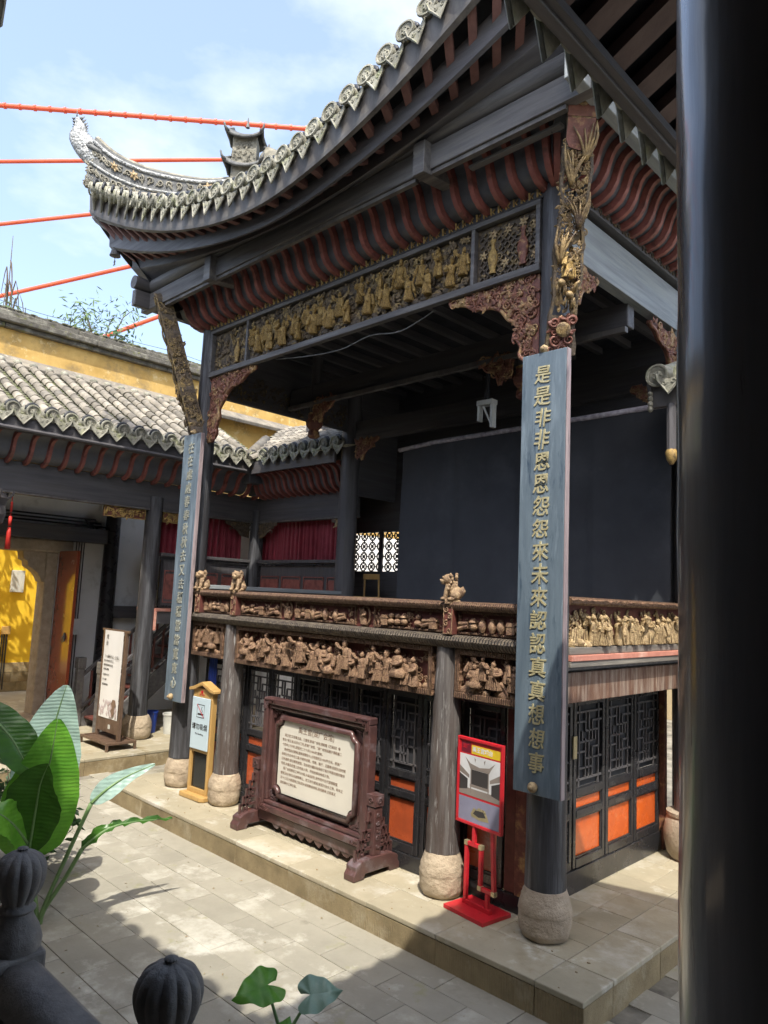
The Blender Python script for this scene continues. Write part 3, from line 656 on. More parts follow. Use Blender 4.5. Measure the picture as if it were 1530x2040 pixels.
hip(-1); hip(1)
# small pavilion ornament on the ridge
pv = V((-5.78, .22, 8.85))
def pavilion():
    Rz = Matrix.Translation(pv) @ Matrix.Rotation(R(45), 4, 'Z')
    b = MB().box(-.19, .19, -.13, .13, 0, 1.02).build('ridge_pavilion', m_ridge, stage, bev=.01, mw=Rz)
    for z, w in ((.50, .30), (.98, .28)):
        q = MB(); n = 12
        for s in (-1, 1):
            g = []
            for i in range(n+1):
                t = -1+2*i/n; lift = .10*abs(t)**2.6
                g.append([V((t*w, s*.23, z-.02+lift)), V((t*w*.97, s*.20, z+.03+lift)), V((t*w*.8, 0, z+.17+lift*.7))])
            q.sheet(g)
            g = [[V((s*w*(1+.1*abs(t)), t*.24, z-.02+.1*(.6+.4*abs(t)))), V((s*w*.8, t*.05, z+.17+.07))] for t in (-1, -.5, 0, .5, 1)]
            q.sheet(g)
            for e in (-1, 1): q.tube([V((s*w*.9, e*.22, z+.06)), V((s*w*1.05, e*.25, z+.11)), V((s*w*1.13, e*.27, z+.19))], [.03, .022, .004], 5)
        o = q.build('pavilion_roof', m_ridged, b, smooth=True, mw=Rz); sm = o.modifiers.new('solid', 'SOLIDIFY'); sm.thickness = .03
    q = MB(); rr = random.Random(5); fnx = lambda u, v, w: V((u, -.13-w, v)); foliage(q, fnx, -.15, .15, .62, .92, 40, rr, .04); fnx = lambda u, v, w: V((u, .13+w, v)); foliage(q, fnx, -.15, .15, .62, .92, 30, rr, .04)
    fnx = lambda u, v, w: V((-.19-w, u, v)); foliage(q, fnx, -.1, .1, .62, 1.0, 30, rr, .04)
    q.build('pavilion_relief', m_ridge, b, smooth=True, mw=Rz)
    q = MB(); q.tube([V((0, 0, 1.25)), V((0, 0, 1.42))], [.035, .006], 5); q.build('pavilion_finial', m_ridged, b, mw=Rz)
pavilion()
rdg = crv([pv+V((.2, .2, .75)), pv+V((.6, .35, .52)), pv+V((1.1, .6, .42)), pv+V((2.2, 1.1, .55)), V((-3, 1.4, 9.6))], 16)
q = MB().tube(rdg, .09, 8, up=(0, 0, 1), flat=2.2).build('main_ridge', m_ridge, stage, smooth=True)
MB().tube([p+V((0, 0, .17)) for p in rdg], .035, 6).build('ridge_cap', m_ridged, q, smooth=True)
# --- carved corner struts
def strut(x0, sx, m_plank, mg, seed, m_cloud, ratio=1.0, thick=.03):
    rr = random.Random(seed); d = V((sx*ratio, -1, 0)).normalized(); wdir = V((1, sx, 0)).normalized() if sx > 0 else V((1, -1, 0)).normalized()
    wdir = V((-d.y, d.x, 0))
    P0 = V((x0, 0, 0))+d*.165+V((0, 0, 5.05)); P1 = V((x0, 0, 0))+d*.86+V((0, 0, 7.18)); ax = (P1-P0).normalized(); nrm = (d-ax*d.dot(ax)).normalized(); H = (P1-P0).length
    fn = lambda u, v, w: P0+wdir*u+ax*v+nrm*w
    W = .125
    left = [(-W*(1+.10*math.sin(v*9)+.06*math.sin(v*23)), v) for v in [H*i/26 for i in range(25)]]; right = [(W*(1+.10*math.sin(v*8+2)+.06*math.sin(v*21)), v) for v in [H*i/26 for i in range(25)]]
    top = [(W*math.cos(a)*1.02, H*24/26+.16*math.sin(a)) for a in [PI*k/10 for k in range(11)]]
    sb = MB()                                                                    # pierced plank: two rims, a solid foot and head, open between
    for ed, sg in ((left, 1), (right, -1)):
        mid = [(u, v) for u, v in ed if .33 < v < H*.80]
        sb.prism(mid+[(u+sg*.026, v) for u, v in mid[::-1]], fn, -thick, .03)
    lo = [(u, v) for u, v in right if v <= .42]; lo2 = [(u, v) for u, v in left if v <= .42]; sb.prism(lo+lo2[::-1], fn, -thick, .029)
    hi = [(u, v) for u, v in right if v >= H*.76]; hi2 = [(u, v) for u, v in left if v >= H*.76]; sb.prism(hi+top+hi2[::-1], fn, -thick, .029)
    for v in (.62, .95, 1.25, 1.5): sb.bar(fn(-W*.9, v-.1, -.01), fn(W*.9, v+.12, -.01), .05, .03, nrm)
    s = sb.build('corner_strut', m_plank, stage)
    if thick > .05:
        fs_ = lambda u, v, w: P0+nrm*u+ax*v+wdir*(W*.93+w)
        q = MB(); foliage(q, fs_, -thick+.01, .02, .1, H*.92, 210, rr, .05, .0); q.tube([fs_(-thick, .05+(H-.1)*k/20, .01) for k in range(21)], .012, 5); q.tube([fs_(.03, .05+(H-.1)*k/20, .01) for k in range(21)], .012, 5); q.build('side_foliage', m_carveg, s, smooth=True)
    q = MB()
    for u, v in ((-.08, .9), (.05, 1.2), (-.04, 1.55), (.06, 1.75)):              # little trees
        for _ in range(7):
            a = rr.uniform(-1.2, 1.2); L = rr.uniform(.10, .24)
            pts = [fn(u, v-.12, .035), fn(u+math.sin(a)*L*.4, v-.02+L*.3, .06), fn(max(-W, min(W, u+math.sin(a)*L)), v+L*.9, .05)]
            q.tube(crv(pts, 5), [.016, .014, .012, .010, .008, .005], 5)
    foliage(q, fn, -W*.95, W*.95, .50, H*.80, 300, rr, .036, .012); foliage(q, fn, -W*.95, W*.95, .50, H*.80, 110, rr, .036, -.04)
    q.build('carved_trees', mg, s, smooth=True)
    q = MB()                                                                     # deer, rocks and cloud scrolls
    for k, (u, v) in enumerate(((-.05, .62), (.03, .52))):
        q.ball(fn(u, v, .06), (.035, .05, .035), 7, 5); q.tube([fn(u+.03, v+.02, .06), fn(u+.05, v+.1, .07), fn(u+.075, v+.12, .075)], [.022, .018, .014], 5)
        for e in (-.03, -.01, .02, .035): q.tube([fn(u+e, v-.02, .06), fn(u+e*1.2, v-.11, .055)], [.012, .008], 4)
    fo = put('figure', FIGG[2], None, s, Matrix.Translation(fn(.0, .66, .04)) @ Matrix.Rotation(math.atan2(d.x, -d.y), 4, 'Z') @ Matrix.Scale(.3, 4))
    for k in range(14): leafy(q, fn, rr.uniform(-.09, .09), rr.uniform(.34, .48), .075, rr.uniform(.8, 2.4), .035)
    q.build('carved_animals', mg, s, smooth=True)
    q = MB()
    for k, (u, v, r0) in enumerate(((-.06, .12, .06), (.06, .14, .06), (0, .25, .07), (-.08, .28, .05), (.08, .3, .05), (0, .05, .045))): spiral(q, fn, u, v, r0, 1.5, .016, .04, 1 if k % 2 else -1, k, 14)
    for k in range(10): spiral(q, fn, rr.uniform(-.09, .09), rr.uniform(.03, .36), rr.uniform(.035, .05), 1.4, .014, .035, rr.choice((1, -1)), rr.uniform(0, 6), 12)
    for k in range(10): leafy(q, fn, rr.uniform(-.08, .08), rr.uniform(.03, .36), .09, rr.uniform(0, 6), .03)
    q.build('cloud_carving', m_cloud, s, smooth=True)
    MB().prism([(-W*.98, H*.885), (W*.98, H*.885), (W*1.0, H*.93)]+[(W*math.cos(a)*1.0, H*24/26+.158*math.sin(a)) for a in [PI*k/10 for k in range(1, 10)]]+[(-W*1.0, H*.93)], fn, .031, .042).prism([(-W*.95, H*.80), (-W*.7, H*.775), (0, H*.765), (W*.7, H*.775), (W*.95, H*.80), (W*.95, H*.882), (-W*.95, H*.882)], fn, .031, .038).build('strut_cap_plate', m_cloud, s)
    md = Matrix(((wdir.x, ax.x, nrm.x, 0), (wdir.y, ax.y, nrm.y, 0), (wdir.z, ax.z, nrm.z, 0), (0, 0, 0, 1)))
    q = MB(); q.lathe([(.065, 0), (.065, .012), (.05, .02)], n=20, m=Matrix.Translation(fn(0, .22, .06)) @ md); q.lathe([(.055, 0), (.055, .015), (.045, .02)], n=18, m=Matrix.Translation(fn(0, H*.945, .042)) @ md)
    spiral(q, fn, -.07, H*.965, .045, 1.6, .011, .046, 1, 1, 16); spiral(q, fn, .07, H*.965, .045, 1.6, .011, .046, -1, 2, 16)
    q.tube([fn(W*math.cos(a), H*.90+.04*math.sin(a)*(-1)-.01*math.cos(6*a), .033) for a in [PI*k/16 for k in range(17)]], .008, 4)
    for k in range(-2, 3): q.bar(fn(k*.018, .18, .083), fn(k*.018, .26, .083), .006, .006, nrm)
    q.build('gilt_medallions', mg if mg is not m_carve else m_carve, s, smooth=40)
strut(0, 1, m_carve, m_carvegold, 21, m_redbr); strut(-6, -1, m_carve, m_carveg, 22, m_carve, .5, .17)
# --- sparrow braces under the beams
def brace(fn, L, H, m, seed, name='sparrow_brace', gm=None):
    rr = random.Random(seed)
    out = [(0, 0), (L, 0), (L*.98, -.05), (L*.82, -.09), (L*.7, -.17), (L*.52, -.20), (L*.40, -.27), (L*.32, -.38), (L*.22, -.46*H/.9), (L*.24, -.58*H/.9), (L*.18, -.70*H/.9), (L*.19, -.80*H/.9), (L*.08, -H), (0, -H)]
    pts = [(p.x, p.y) for p in crv([(a, b, 0) for a, b in out[1:13]], 40)]
    poly = [(0, 0)]+pts+[(0, -H)]
    b = MB().prism(poly, fn, -.025, .025).build(name, m, stage)
    def ins(u, v):
        k = False; j = len(poly)-1
        for i in range(len(poly)):
            (a, c), (d, e) = poly[i], poly[j]
            if (c > v) != (e > v) and u < (d-a)*(v-c)/(e-c+1e-9)+a: k = not k
            j = i
        return k
    q = MB()
    foliage(q, fn, .02, L, -H, 0, int(330*L*H/.9)+50, rr, .062, .015, ins)
    q.tube([fn(u, v, .02) for u, v in pts[1:-1]], .022, 6)
    q.build('brace_foliage', gm or m_redgold, b, smooth=True)
    q = MB()
    for u, v in ((L*.55, -.09), (L*.16, -.30), (L*.10, -H*.62), (L*.3, -.16)): flower(q, fn, u, v, .075, .04)
    q.build('brace_flowers', m_redgold if gm is None else gm, b, smooth=True)
brace(lambda u, v, w: V((-.15-u, -.02-w, 5.935+v)), 1.1, .88, m_redbr, 31)
brace(lambda u, v, w: V((-5.85+u, -.02-w, 5.935+v)), 1.1, .98, m_redbr, 32)
brace(lambda u, v, w: V((.02+w, .16+u, 6.08+v)), .55, .42, m_redbr, 33)
brace(lambda u, v, w: V((.02+w, 2.75-u, 6.05+v)), .8, .5, m_redbr, 34)
# --- right side beam and cornice
MB().box(-.06, .07, .15, 2.8, 6.12, 6.62).build('side_beam', m_grey, stage, bev=.008)
sm = MB().box(-.05, .14, .1, 2.85, 6.66, 6.76).build('side_cornice', m_wy, stage, bev=.006)
q = MB(); 
for i in range(34): spiral(q, YZ(.14), .16+i*.08, 6.71, .032, 1.2, .010, .008, 1 if i % 2 else -1, i, 9)
q.build('side_cornice_scrolls', m_carve, sm, smooth=True)
MB().box(.0, .10, 2.62, 2.74, 4.6, 6.2).build('side_post', m_grey, stage, bev=.006)

# ================================================================ stage: balustrade, carved panels, floor, doors, interior
MB().box(-6.1, .12, .06, 4.2, 2.22, 2.33).build('stage_floor', m_wx, stage)
FP = XZ(-.02); r = random.Random(5)
def carved_panel(x0, x1, z0, z1, nfig, seed, arch=False):
    rr = random.Random(seed)
    b = MB().prism([(x0, z0), (x1, z0), (x1, z1), (x0, z1)], FP, -.05, -.03).build('carved_panel', m_maroon, stage)
    q = MB(); mframe(q, FP, x0, x1, z0, z1, .055, -.028, .07, .06); q.build('panel_border', m_fret, b, bev=.008)
    q = MB(); rocks(q, FP, x0+.08, x1-.08, z0+.06, int(26*(x1-x0)), rr, .055, .02); foliage(q, FP, x0+.07, x1-.07, z0+.07, z1-.07, int(95*(x1-x0)), rr, .042, -.02)
    if arch:
        cx = (x0+x1)/2; q.tube([FP(cx+.2*math.cos(a), z0+.06+.15*math.sin(a), .04) for a in [PI*k/12 for k in range(13)]], .022, 6)
        for k in range(1, 12): a = PI*k/12; q.bar(FP(cx+.11*math.cos(a), z0+.06+.08*math.sin(a), .035), FP(cx+.18*math.cos(a), z0+.06+.13*math.sin(a), .035), .022, .02, (0, 1, 0))
    q.build('carved_landscape', m_tan, b, smooth=True)
    for k in range(nfig):
        x = x0+.15+(x1-x0-.3)*(k+.5)/nfig+rr.uniform(-.04, .04); seat = rr.random() < .25; i = 9+rr.randrange(3) if seat else rr.randrange(9)
        s = rr.uniform(.28, .36) if not arch else rr.uniform(.23, .29)
        put('figure', FIGT[i], None, b, TR((x, -.055-.02*(k % 2), z0+.065+(.07 if k % 3 == 0 else 0)+(.06 if arch else 0)), rr.uniform(-.6, .6), (s*1.12, s, s*.9)))
    return b
carved_panel(-5.80, -5.02, 1.86, 2.33, 7, 1, True)
carved_panel(-4.715, -1.285, 1.84, 2.33, 24, 2)
carved_panel(-1.0, -.16, 1.86, 2.33, 8, 3, True)
MB().prism([(0, 0), (.035, .0), (.075, .03), (.09, .07), (.075, .105), (.03, .125), (0, .125)], lambda u, v, w: V((w, -.08-u, 2.335+v)), -5.9, -.155).build('zigzag_cornice', m_zig, stage, smooth=40)
MB().box(-5.9, -.155, -.08, .06, 2.332, 2.458).build('cornice_core', m_wx, stage)
UP = XZ(-.05)
def upost(x):
    p = MB().box(x-.06, x+.06, -.15, -.02, 2.46, 2.755).build('balustrade_post', m_maroon, stage, bev=.006)
    q = MB(); fnx = XZ(-.15)
    for k in range(4): spiral(q, fnx, x+(-.02 if k % 2 else .02), 2.50+k*.068, .032, 1.3, .009, .004, 1 if k % 2 else -1, k, 11)
    mframe(q, fnx, x-.056, x+.056, 2.465, 2.75, .01, 0, .008)
    q.build('post_scrolls', m_tan, p, smooth=40)
for x in (-5.62, -4.73, -1.05): upost(x)
rl = MB().prism([(0, 0), (.03, -.004), (.055, .02), (.06, .05), (.04, .075), (0, .085)], lambda u, v, w: V((w, -.10-u, 2.70+v)), -5.88, -.16).box(-5.88, -.16, -.10, -.02, 2.70, 2.785).build('top_rail', m_fret, stage, smooth=40)
def upanel(x0, x1, kind, seed):
    rr = random.Random(seed)
    b = MB().prism([(x0, 2.46), (x1, 2.46), (x1, 2.70), (x0, 2.70)], UP, -.02, 0).build('balustrade_panel', m_maroon, stage)
    q = MB()
    if kind == 'oval':
        c = (x0+x1)/2; pts = [UP(c+.075*math.cos(a), 2.578+.105*math.sin(a), .015) for a in [2*PI*k/20 for k in range(21)]]
        q.tube(pts, .014, 5, False); q.build('medallion_ring', m_tan, b, smooth=True)
        put('figure', FIGT[rr.randrange(9)], None, b, TR((c, -.075, 2.485), rr.uniform(-.4, .4), .19)); return
    mframe(q, UP, x0+.012, x1-.012, 2.472, 2.69, .022, 0, .03); q.build('panel_moulding', m_fret, b, bev=.004)
    q = MB(); x = x0+.08
    while x < x1-.07:
        k = rr.choice('vbrpfs'); z = 2.50
        if k == 'v': q.lathe([(.022, 0), (.03, .02), (.045, .06), (.03, .1), (.018, .115), (.026, .13), (.01, .132)], (x, -.075, z), 10)
        elif k == 'b': q.box(x-.045, x+.045, -.10, -.05, z, z+.075); q.prism([(x-.055, z+.075), (x+.055, z+.075), (x+.03, z+.11), (x-.03, z+.11)], UP, 0, .055)
        elif k == 'r': q.tube([V((x-.06, -.08, z+.02)), V((x+.06, -.08, z+.05))], .022, 8); q.tube([V((x-.05, -.08, z+.07)), V((x+.06, -.08, z+.08))], .022, 8)
        elif k == 'p': q.ball((x, -.075, z+.05), (.05, .04, .042), 9, 6); q.lathe([(.02, 0), (.05, .005), (.012, .05)], (x, -.075, z+.085), 8)
        elif k == 'f': foliage(q, UP, x-.05, x+.05, z, z+.13, 9, rr, .035, .01)
        else: q.ball((x, -.075, z+.1), (.035, .03, .03), 8, 5); q.ball((x, -.075, z+.04), (.05, .04, .035), 8, 5)
        x += rr.uniform(.085, .12)
    foliage(q, UP, x0+.05, x1-.05, 2.50, 2.66, int(22*(x1-x0)), rr, .028)
    q.build('panel_relief', m_tan, b, smooth=40)
upanel(-5.56, -4.79, 'r', 1); upanel(-4.67, -3.78, 'r', 2); upanel(-3.78, -3.52, 'oval', 3); upanel(-3.52, -2.42, 'r', 4); upanel(-2.42, -2.16, 'oval', 5); upanel(-2.16, -1.11, 'r', 6); upanel(-.99, -.16, 'r', 7)
# --- right-hand balustrade (towards +x)
SP = YZ(.04)
MB().prism([(0, 0), (.04, 0), (.06, .03), (.05, .06), (0, .075)], lambda u, v, w: V((.08+u, w, 2.80+v)), .14, 2.9).box(-.02, .08, .14, 2.9, 2.802, 2.872).build('side_top_rail', m_fret, stage, smooth=40)
sp = MB().box(-.02, .03, .15, 2.9, 2.42, 2.80).build('side_carved_panel', m_maroon, stage)
rr = random.Random(77); q = MB(); rocks(q, SP, .2, 2.8, 2.43, 60, rr, .05, .02); foliage(q, SP, .2, 2.8, 2.44, 2.76, 190, rr, .045, -.012); foliage(q, SP, .2, .6, 2.45, 2.75, 40, rr, .05, .0)
for k in range(7): q.tube([SP(.25+.05*k, 2.43, .03), SP(.28+.04*k, 2.58, .03)], .012, 4)
q.lathe([(.04, 0), (.08, .05), (.09, .12), (.07, .16), (.1, .18), (.02, .185)], (.1, 1.72, 2.43), 12)
q.build('side_landscape', m_goldp, sp, smooth=40)
for k in range(14):
    y = .60+k*.155+rr.uniform(-.03, .03); s = rr.uniform(.27, .33)
    put('figure', FIGP[rr.randrange(9)], None, sp, Matrix.Translation((.085+.03*(k % 2), y, 2.43)) @ Matrix.Rotation(PI/2+rr.uniform(-.5, .5), 4, 'Z') @ Matrix.Diagonal((s*1.1, s, s*.92, 1)))
m_ledge = mat('worn_grey_ledge', (.22, .205, .18), (.13, .12, .105), 3, .6, stretch=VY, bump=.3, dirt=(.34, .31, .26), dscale=2, damt=.35)
MB().box(-.04, .125, .13, 2.9, 2.355, 2.42).build('side_ledge', m_ledge, stage, bev=.005)
MB().box(-.05, .155, .12, 2.92, 2.30, 2.352).build('side_pink_ledge', m_pinkl, stage, bev=.005)
MB().box(-.05, .145, .12, 2.92, 2.245, 2.297).build('side_lower_ledge', m_ledge, stage, bev=.005)
MB().box(-.07, .06, .12, 2.92, 1.915, 2.19).build('side_floor_beam', m_brown, stage, bev=.008)
MB().box(-.06, .03, .12, 2.92, 2.192, 2.243).build('side_floor_gap', m_deck, stage)
# --- lattice doors under the stage
LAT = [(0, .09, 1, .09), (0, .91, 1, .91), (.13, 0, .13, 1), (.87, 0, .87, 1), (.37, .09, .37, .33), (.63, .09, .63, .33), (.13, .22, .63, .22), (.37, .33, 1, .33), (0, .42, .37, .42), (.37, .33, .37, .58), (.63, .33, .63, .46), (.63, .46, .87, .46), (.13, .54, .63, .54), (.63, .54, .63, .79), (.37, .67, .87, .67), (.37, .67, .37, .91), (0, .79, .37, .79), (.5, .09, .5, .91), (.63, .79, 1, .79), (.25, .54, .25, .67), (.75, .67, .75, .54)]
def door_leaf(fn, u0, u1, z0, z1, backing=True, mo=m_orange):
    g = .012; u0 += g; u1 -= g; st = .055
    f = MB()
    f.prism([(u0, z0), (u0+st, z0), (u0+st, z1), (u0, z1)], fn, 0, .045); f.prism([(u1-st, z0), (u1, z0), (u1, z1), (u1-st, z1)], fn, 0, .045)
    zs = [z0, z0+.09, .70, .77, .90, .98, z1-.06, z1]
    for a, b in ((zs[0], zs[1]), (zs[2], zs[3]), (zs[4], zs[5]), (zs[6], zs[7])): f.prism([(u0+st, a), (u1-st, a), (u1-st, b), (u0+st, b)], fn, .002, .05)
    d = f.build('lattice_door', m_blackl, stage, bev=.008)
    for a, b in ((zs[1], zs[2]), (zs[3], zs[4])):
        MB().prism([(u0+st, a), (u1-st, a), (u1-st, b), (u0+st, b)], fn, .008, .018).build('door_panel', mo, d)
        q = MB(); mframe(q, fn, u0+st, u1-st, a, b, .02, .02, .036); q.build('panel_bead', m_blackl, d, bev=.004)
    q = MB(); w = u1-u0-2*st; h = zs[6]-zs[5]
    for a, b, c, e in LAT: q.bar(fn(u0+st+a*w, zs[5]+b*h, .022), fn(u0+st+c*w, zs[5]+e*h, .022), .018, .018, (fn(0, 0, 1)-fn(0, 0, 0)))
    q.build('lattice', m_wz, d)
    if backing: MB().prism([(u0+st, zs[5]), (u1-st, zs[5]), (u1-st, zs[6]), (u0+st, zs[6])], fn, .0, .004).build('dark_paper', m_deck, d)
fw = XZ(.22); n = 10; W = (5.80-.56)/n
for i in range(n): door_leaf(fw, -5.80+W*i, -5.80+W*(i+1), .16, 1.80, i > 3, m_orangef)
MB().box(-5.85, -.36, .16, .26, .0, .158).build('door_sill', m_blackl, stage, bev=.008)
MB().box(-5.85, -.36, .15, .29, 1.803, 2.2).build('door_lintel', m_wx, stage, bev=.008)
MB().box(-.555, -.44, .185, .26, .16, 1.80).build('end_panel', m_maroon, stage, bev=.006)
MB().box(-.43, -.30, .165, .30, .0, 2.1).build('corner_post', m_redbr, stage, bev=.008)
sw = YZ(-.35); W = (3.0-.31)/4
for i in range(4): door_leaf(sw, .31+W*i, .31+W*(i+1), .22, 1.85)
MB().box(-.40, -.29, .305, 3.02, .0, .218).build('door_sill', m_blackl, stage, bev=.008)
MB().box(-.40, -.30, .305, 3.02, 1.853, 2.2).build('door_lintel', m_wy, stage, bev=.008)
MB().box(-.40, -.26, 3.02, 3.10, .0, 2.2).build('red_door_post', m_red if False else m_redbr, stage, bev=.006)
lk = MB().box(-.303, -.285, .95, 1.02, 1.28, 1.50).build('brass_lock', m_brass, stage, bev=.004)
MB().box(-.24, 3.4, 3.32, 3.5, 0, 5.2).build('rear_side_wall', m_white, stage)
MB().box(-.26, -.17, 3.24, 3.33, 0, 5.0).build('wall_post', m_wz, stage)
# --- interior
MB().box(-6, .0, .05, 4.2, 6.70, 6.74).build('stage_ceiling', m_deck, stage)
for i in range(13): MB().box(-5.8+i*.45, -5.72+i*.45, .1, 4.1, 6.60, 6.698).build('ceiling_rafter', m_wy, stage)
for y, z0, z1 in ((1.6, 5.86, 6.14), (3.05, 5.55, 5.9)):
    MB().box(-5.95, -.02, y-.08, y+.08, z0, z1).build('interior_beam', m_wx, stage, bev=.015)
MB().box(-5.9, -.02, 1.45, 1.52, 5.78, 5.84).build('interior_batten', m_fasc, stage)
for x in (-5.38, -1.40):
    p = MB().tube([V((x, 1.6, 5.62)), V((x, 1.6, 6.7))], .085, 14).build('hanging_post', m_wz, stage, smooth=60)
    MB().lathe([(.06, 0), (.10, .03), (.09, .10), (.07, .13), (.13, .2), (.14, .26), (.10, .32), (.11, .36), (.09, .4)], (x, 1.6, 5.28), 16, wob=lambda a, z: 1+.06*math.cos(10*a)).build('lotus_drop', m_redbr, p, smooth=50)
    MB().lathe([(.10, 0), (.105, .04), (.09, .05)], (x, 1.6, 5.64), 14).build('gilt_collar', m_gold, p, smooth=50)
for fn_, s in ((lambda u, v, w: V((-5.28+u, 1.5-w, 5.86+v)), 41), (lambda u, v, w: V((-1.50-u, 1.5-w, 5.86+v)), 42), (lambda u, v, w: V((-5.80+u, 2.95-w, 5.55+v)), 43), (lambda u, v, w: V((-.1-u, 2.95-w, 5.6+v)), 44)):
    brace(fn_, .55, .32, m_redbr, s)
lf = MB().box(-6.05, -5.98, .2, 2.9, 5.72, 6.2).build('left_side_frieze', m_wy, stage, bev=.006)
q = MB(); foliage(q, YZ(-5.98), .3, 2.8, 5.78, 6.14, 170, random.Random(9), .055); q.build('frieze_scrolls', m_carve, lf, smooth=True)
MB().box(-6.06, -5.99, .2, 4.2, 6.203, 6.70).build('left_side_infill', m_wy, stage); MB().box(-6.06, -5.99, 2.95, 4.2, 4.6, 6.20).build('left_rear_infill', m_wy, stage)
MB().box(-6.06, -5.96, .2, 2.86, 2.33, 2.80).build('left_side_parapet', m_wy, stage, bev=.006)
MB().box(-6.10, -5.92, .16, 2.90, 2.80, 2.86).build('parapet_cap', m_grey, stage, bev=.006)
# rear wall with a lattice window
for b in ((-8.8, -7.12, 2.3, 6.7), (-5.80, .3, 2.3, 6.7), (-7.12, -5.80, 2.3, 3.28), (-7.12, -5.80, 4.04, 6.7)): MB().box(b[0], b[1], 4.2, 4.3, b[2], b[3]).build('stage_rear_wall', m_wx, stage)
wl = MB().box(-6.34, -6.24, 4.17, 4.2, 3.28, 4.04).build('window_mullion', m_wz, stage)
q = MB(); s = .225
for i in range(6):
    for j in range(4):
        cx, cz = -7.02+i*s, 3.37+j*s*.88
        for k in range(8):
            a, b = PI/8+k*PI/4, PI/8+(k+1)*PI/4; q.bar(V((cx+.085*math.cos(a), 4.22, cz+.085*math.sin(a))), V((cx+.085*math.cos(b), 4.22, cz+.085*math.sin(b))), .02, .02, (0, 1, 0))
        for k in range(4):
            a = k*PI/2; q.bar(V((cx+.08*math.cos(a), 4.22, cz+.08*math.sin(a))), V((cx+.145*math.cos(a), 4.22, cz+.145*math.sin(a))), .02, .02, (0, 1, 0))
        q.lathe([(.032, 0), (.032, .02)], n=8, m=Matrix.Translation((cx, 4.23, cz)) @ Matrix.Rotation(PI/2, 4, 'X'))
        for k in range(4): a = PI/4+k*PI/2; q.bar(V((cx+.03*math.cos(a), 4.22, cz+.03*math.sin(a))), V((cx+.085*math.cos(a), 4.22, cz+.085*math.sin(a))), .016, .016, (0, 1, 0))
q.build('window_lattice', m_deck, wl)
# things on and against the stage
bd = thing('stage_backdrop', (-2.2, 2.5, 2.33), 'plain black cloth backdrop stretched across the stage', 'backdrop')
g = [[V((-4.27+4.3*i/60, 2.5+.035*noise.noise((i*.13, j*.16, 0))+.008*math.sin(i*.9+.15*j)*(1-.5*j/10)+(.02 if i % 15 == 0 else 0), 2.335+(5.16-2.335)*j/10)) for j in range(11)] for i in range(61)]
c = MB().sheet(g).build('cloth', m_cloth, bd, smooth=True)
MB().tube([V((-4.3, 2.49, 5.12)), V((-3.6, 2.49, 5.165)), V((-2, 2.49, 5.175)), V((.03, 2.49, 5.19))], .035, 8).build('rolled_top_edge', m_roll, bd, smooth=True)
ch = thing('wooden_chair', (-5.95, 3.45, 2.33), 'orange wooden chair half hidden beside the black backdrop', 'chair')
for dx in (-.18, .18):
    for dy in (-.18, .18): MB().tube([V((-5.95+dx*1.1, 3.45+dy*1.1, 2.33)), V((-5.95+dx, 3.45+dy, 2.78 if dy < 0 else 3.2))], .018, 6).build('leg', m_pine, ch)
MB().box(-6.17, -5.73, 3.25, 3.67, 2.76, 2.79).build('seat', m_pine, ch, bev=.006); MB().box(-6.15, -5.75, 3.60, 3.63, 3.10, 3.2).build('backrest', m_pine, ch, bev=.006)
pj = thing('hanging_bracket', (-1.95, 1.6, 5.86), 'white metal equipment bracket hanging from the dark beam above the backdrop', 'bracket')
MB().box(-2.06, -1.82, 1.52, 1.64, 5.28, 5.34).build('bracket_plate', m_plasw, pj); MB().box(-2.06, -2.03, 1.54, 1.62, 5.08, 5.28).box(-1.86, -1.82, 1.54, 1.62, 4.98, 5.28).bar(V((-1.98, 1.56, 5.27)), V((-1.84, 1.56, 5.0)), .02, .02).build('bracket_arms', m_plasw, pj)
MB().box(-1.96, -1.92, 1.56, 1.60, 5.34, 5.86).build('drop_rod', m_deck, pj)
wr = MB().tube(crv([(-4.3, -.02, 5.93), (-3.6, .0, 5.84), (-3.0, .0, 5.80), (-2.5, .0, 5.86), (-2.0, .0, 5.80), (-1.5, .0, 5.92)], 30), .008, 5).build('loose_wire', m_ridged, stage, smooth=True)
# --- lettering
FONTC = {}
def glyph_mesh(s, size=1.0, ext=.02, bold=.012, shear=0.0, align='CENTER', vcenter=True):
    key = (s, size, ext, bold, shear, align, vcenter)
    if key in FONTC: return FONTC[key]
    c = bpy.data.curves.new('lettering', 'FONT'); c.body = s; c.size = size; c.extrude = ext; c.resolution_u = 2; c.offset = bold; c.shear = shear; c.align_x = align
    if vcenter: c.align_y = 'CENTER'
    o = bpy.data.objects.new('lettering', c); COL.objects.link(o); bpy.context.view_layer.update()
    dg = bpy.context.evaluated_depsgraph_get(); me = bpy.data.meshes.new_from_object(o.evaluated_get(dg)); bpy.data.objects.remove(o); bpy.data.curves.remove(c)
    me.name = 'lettering'; FONTC[key] = me; return me
FACE = lambda p: Matrix(((1, 0, 0, p[0]), (0, 0, -1, p[1]), (0, 1, 0, p[2]), (0, 0, 0, 1)))
def text(s, p, size, m, parent, ext=.0015, bold=0.0, name='lettering', rot=0, shear=0, base=None, align='CENTER'):
    me = glyph_mesh(s, size, ext, bold, shear, align)
    if me.materials: me = me.copy(); me.materials.clear()
    return put(name, me, m, parent, (base or Matrix.Identity(4)) @ FACE(p) @ Matrix.Rotation(rot, 4, 'Z'))
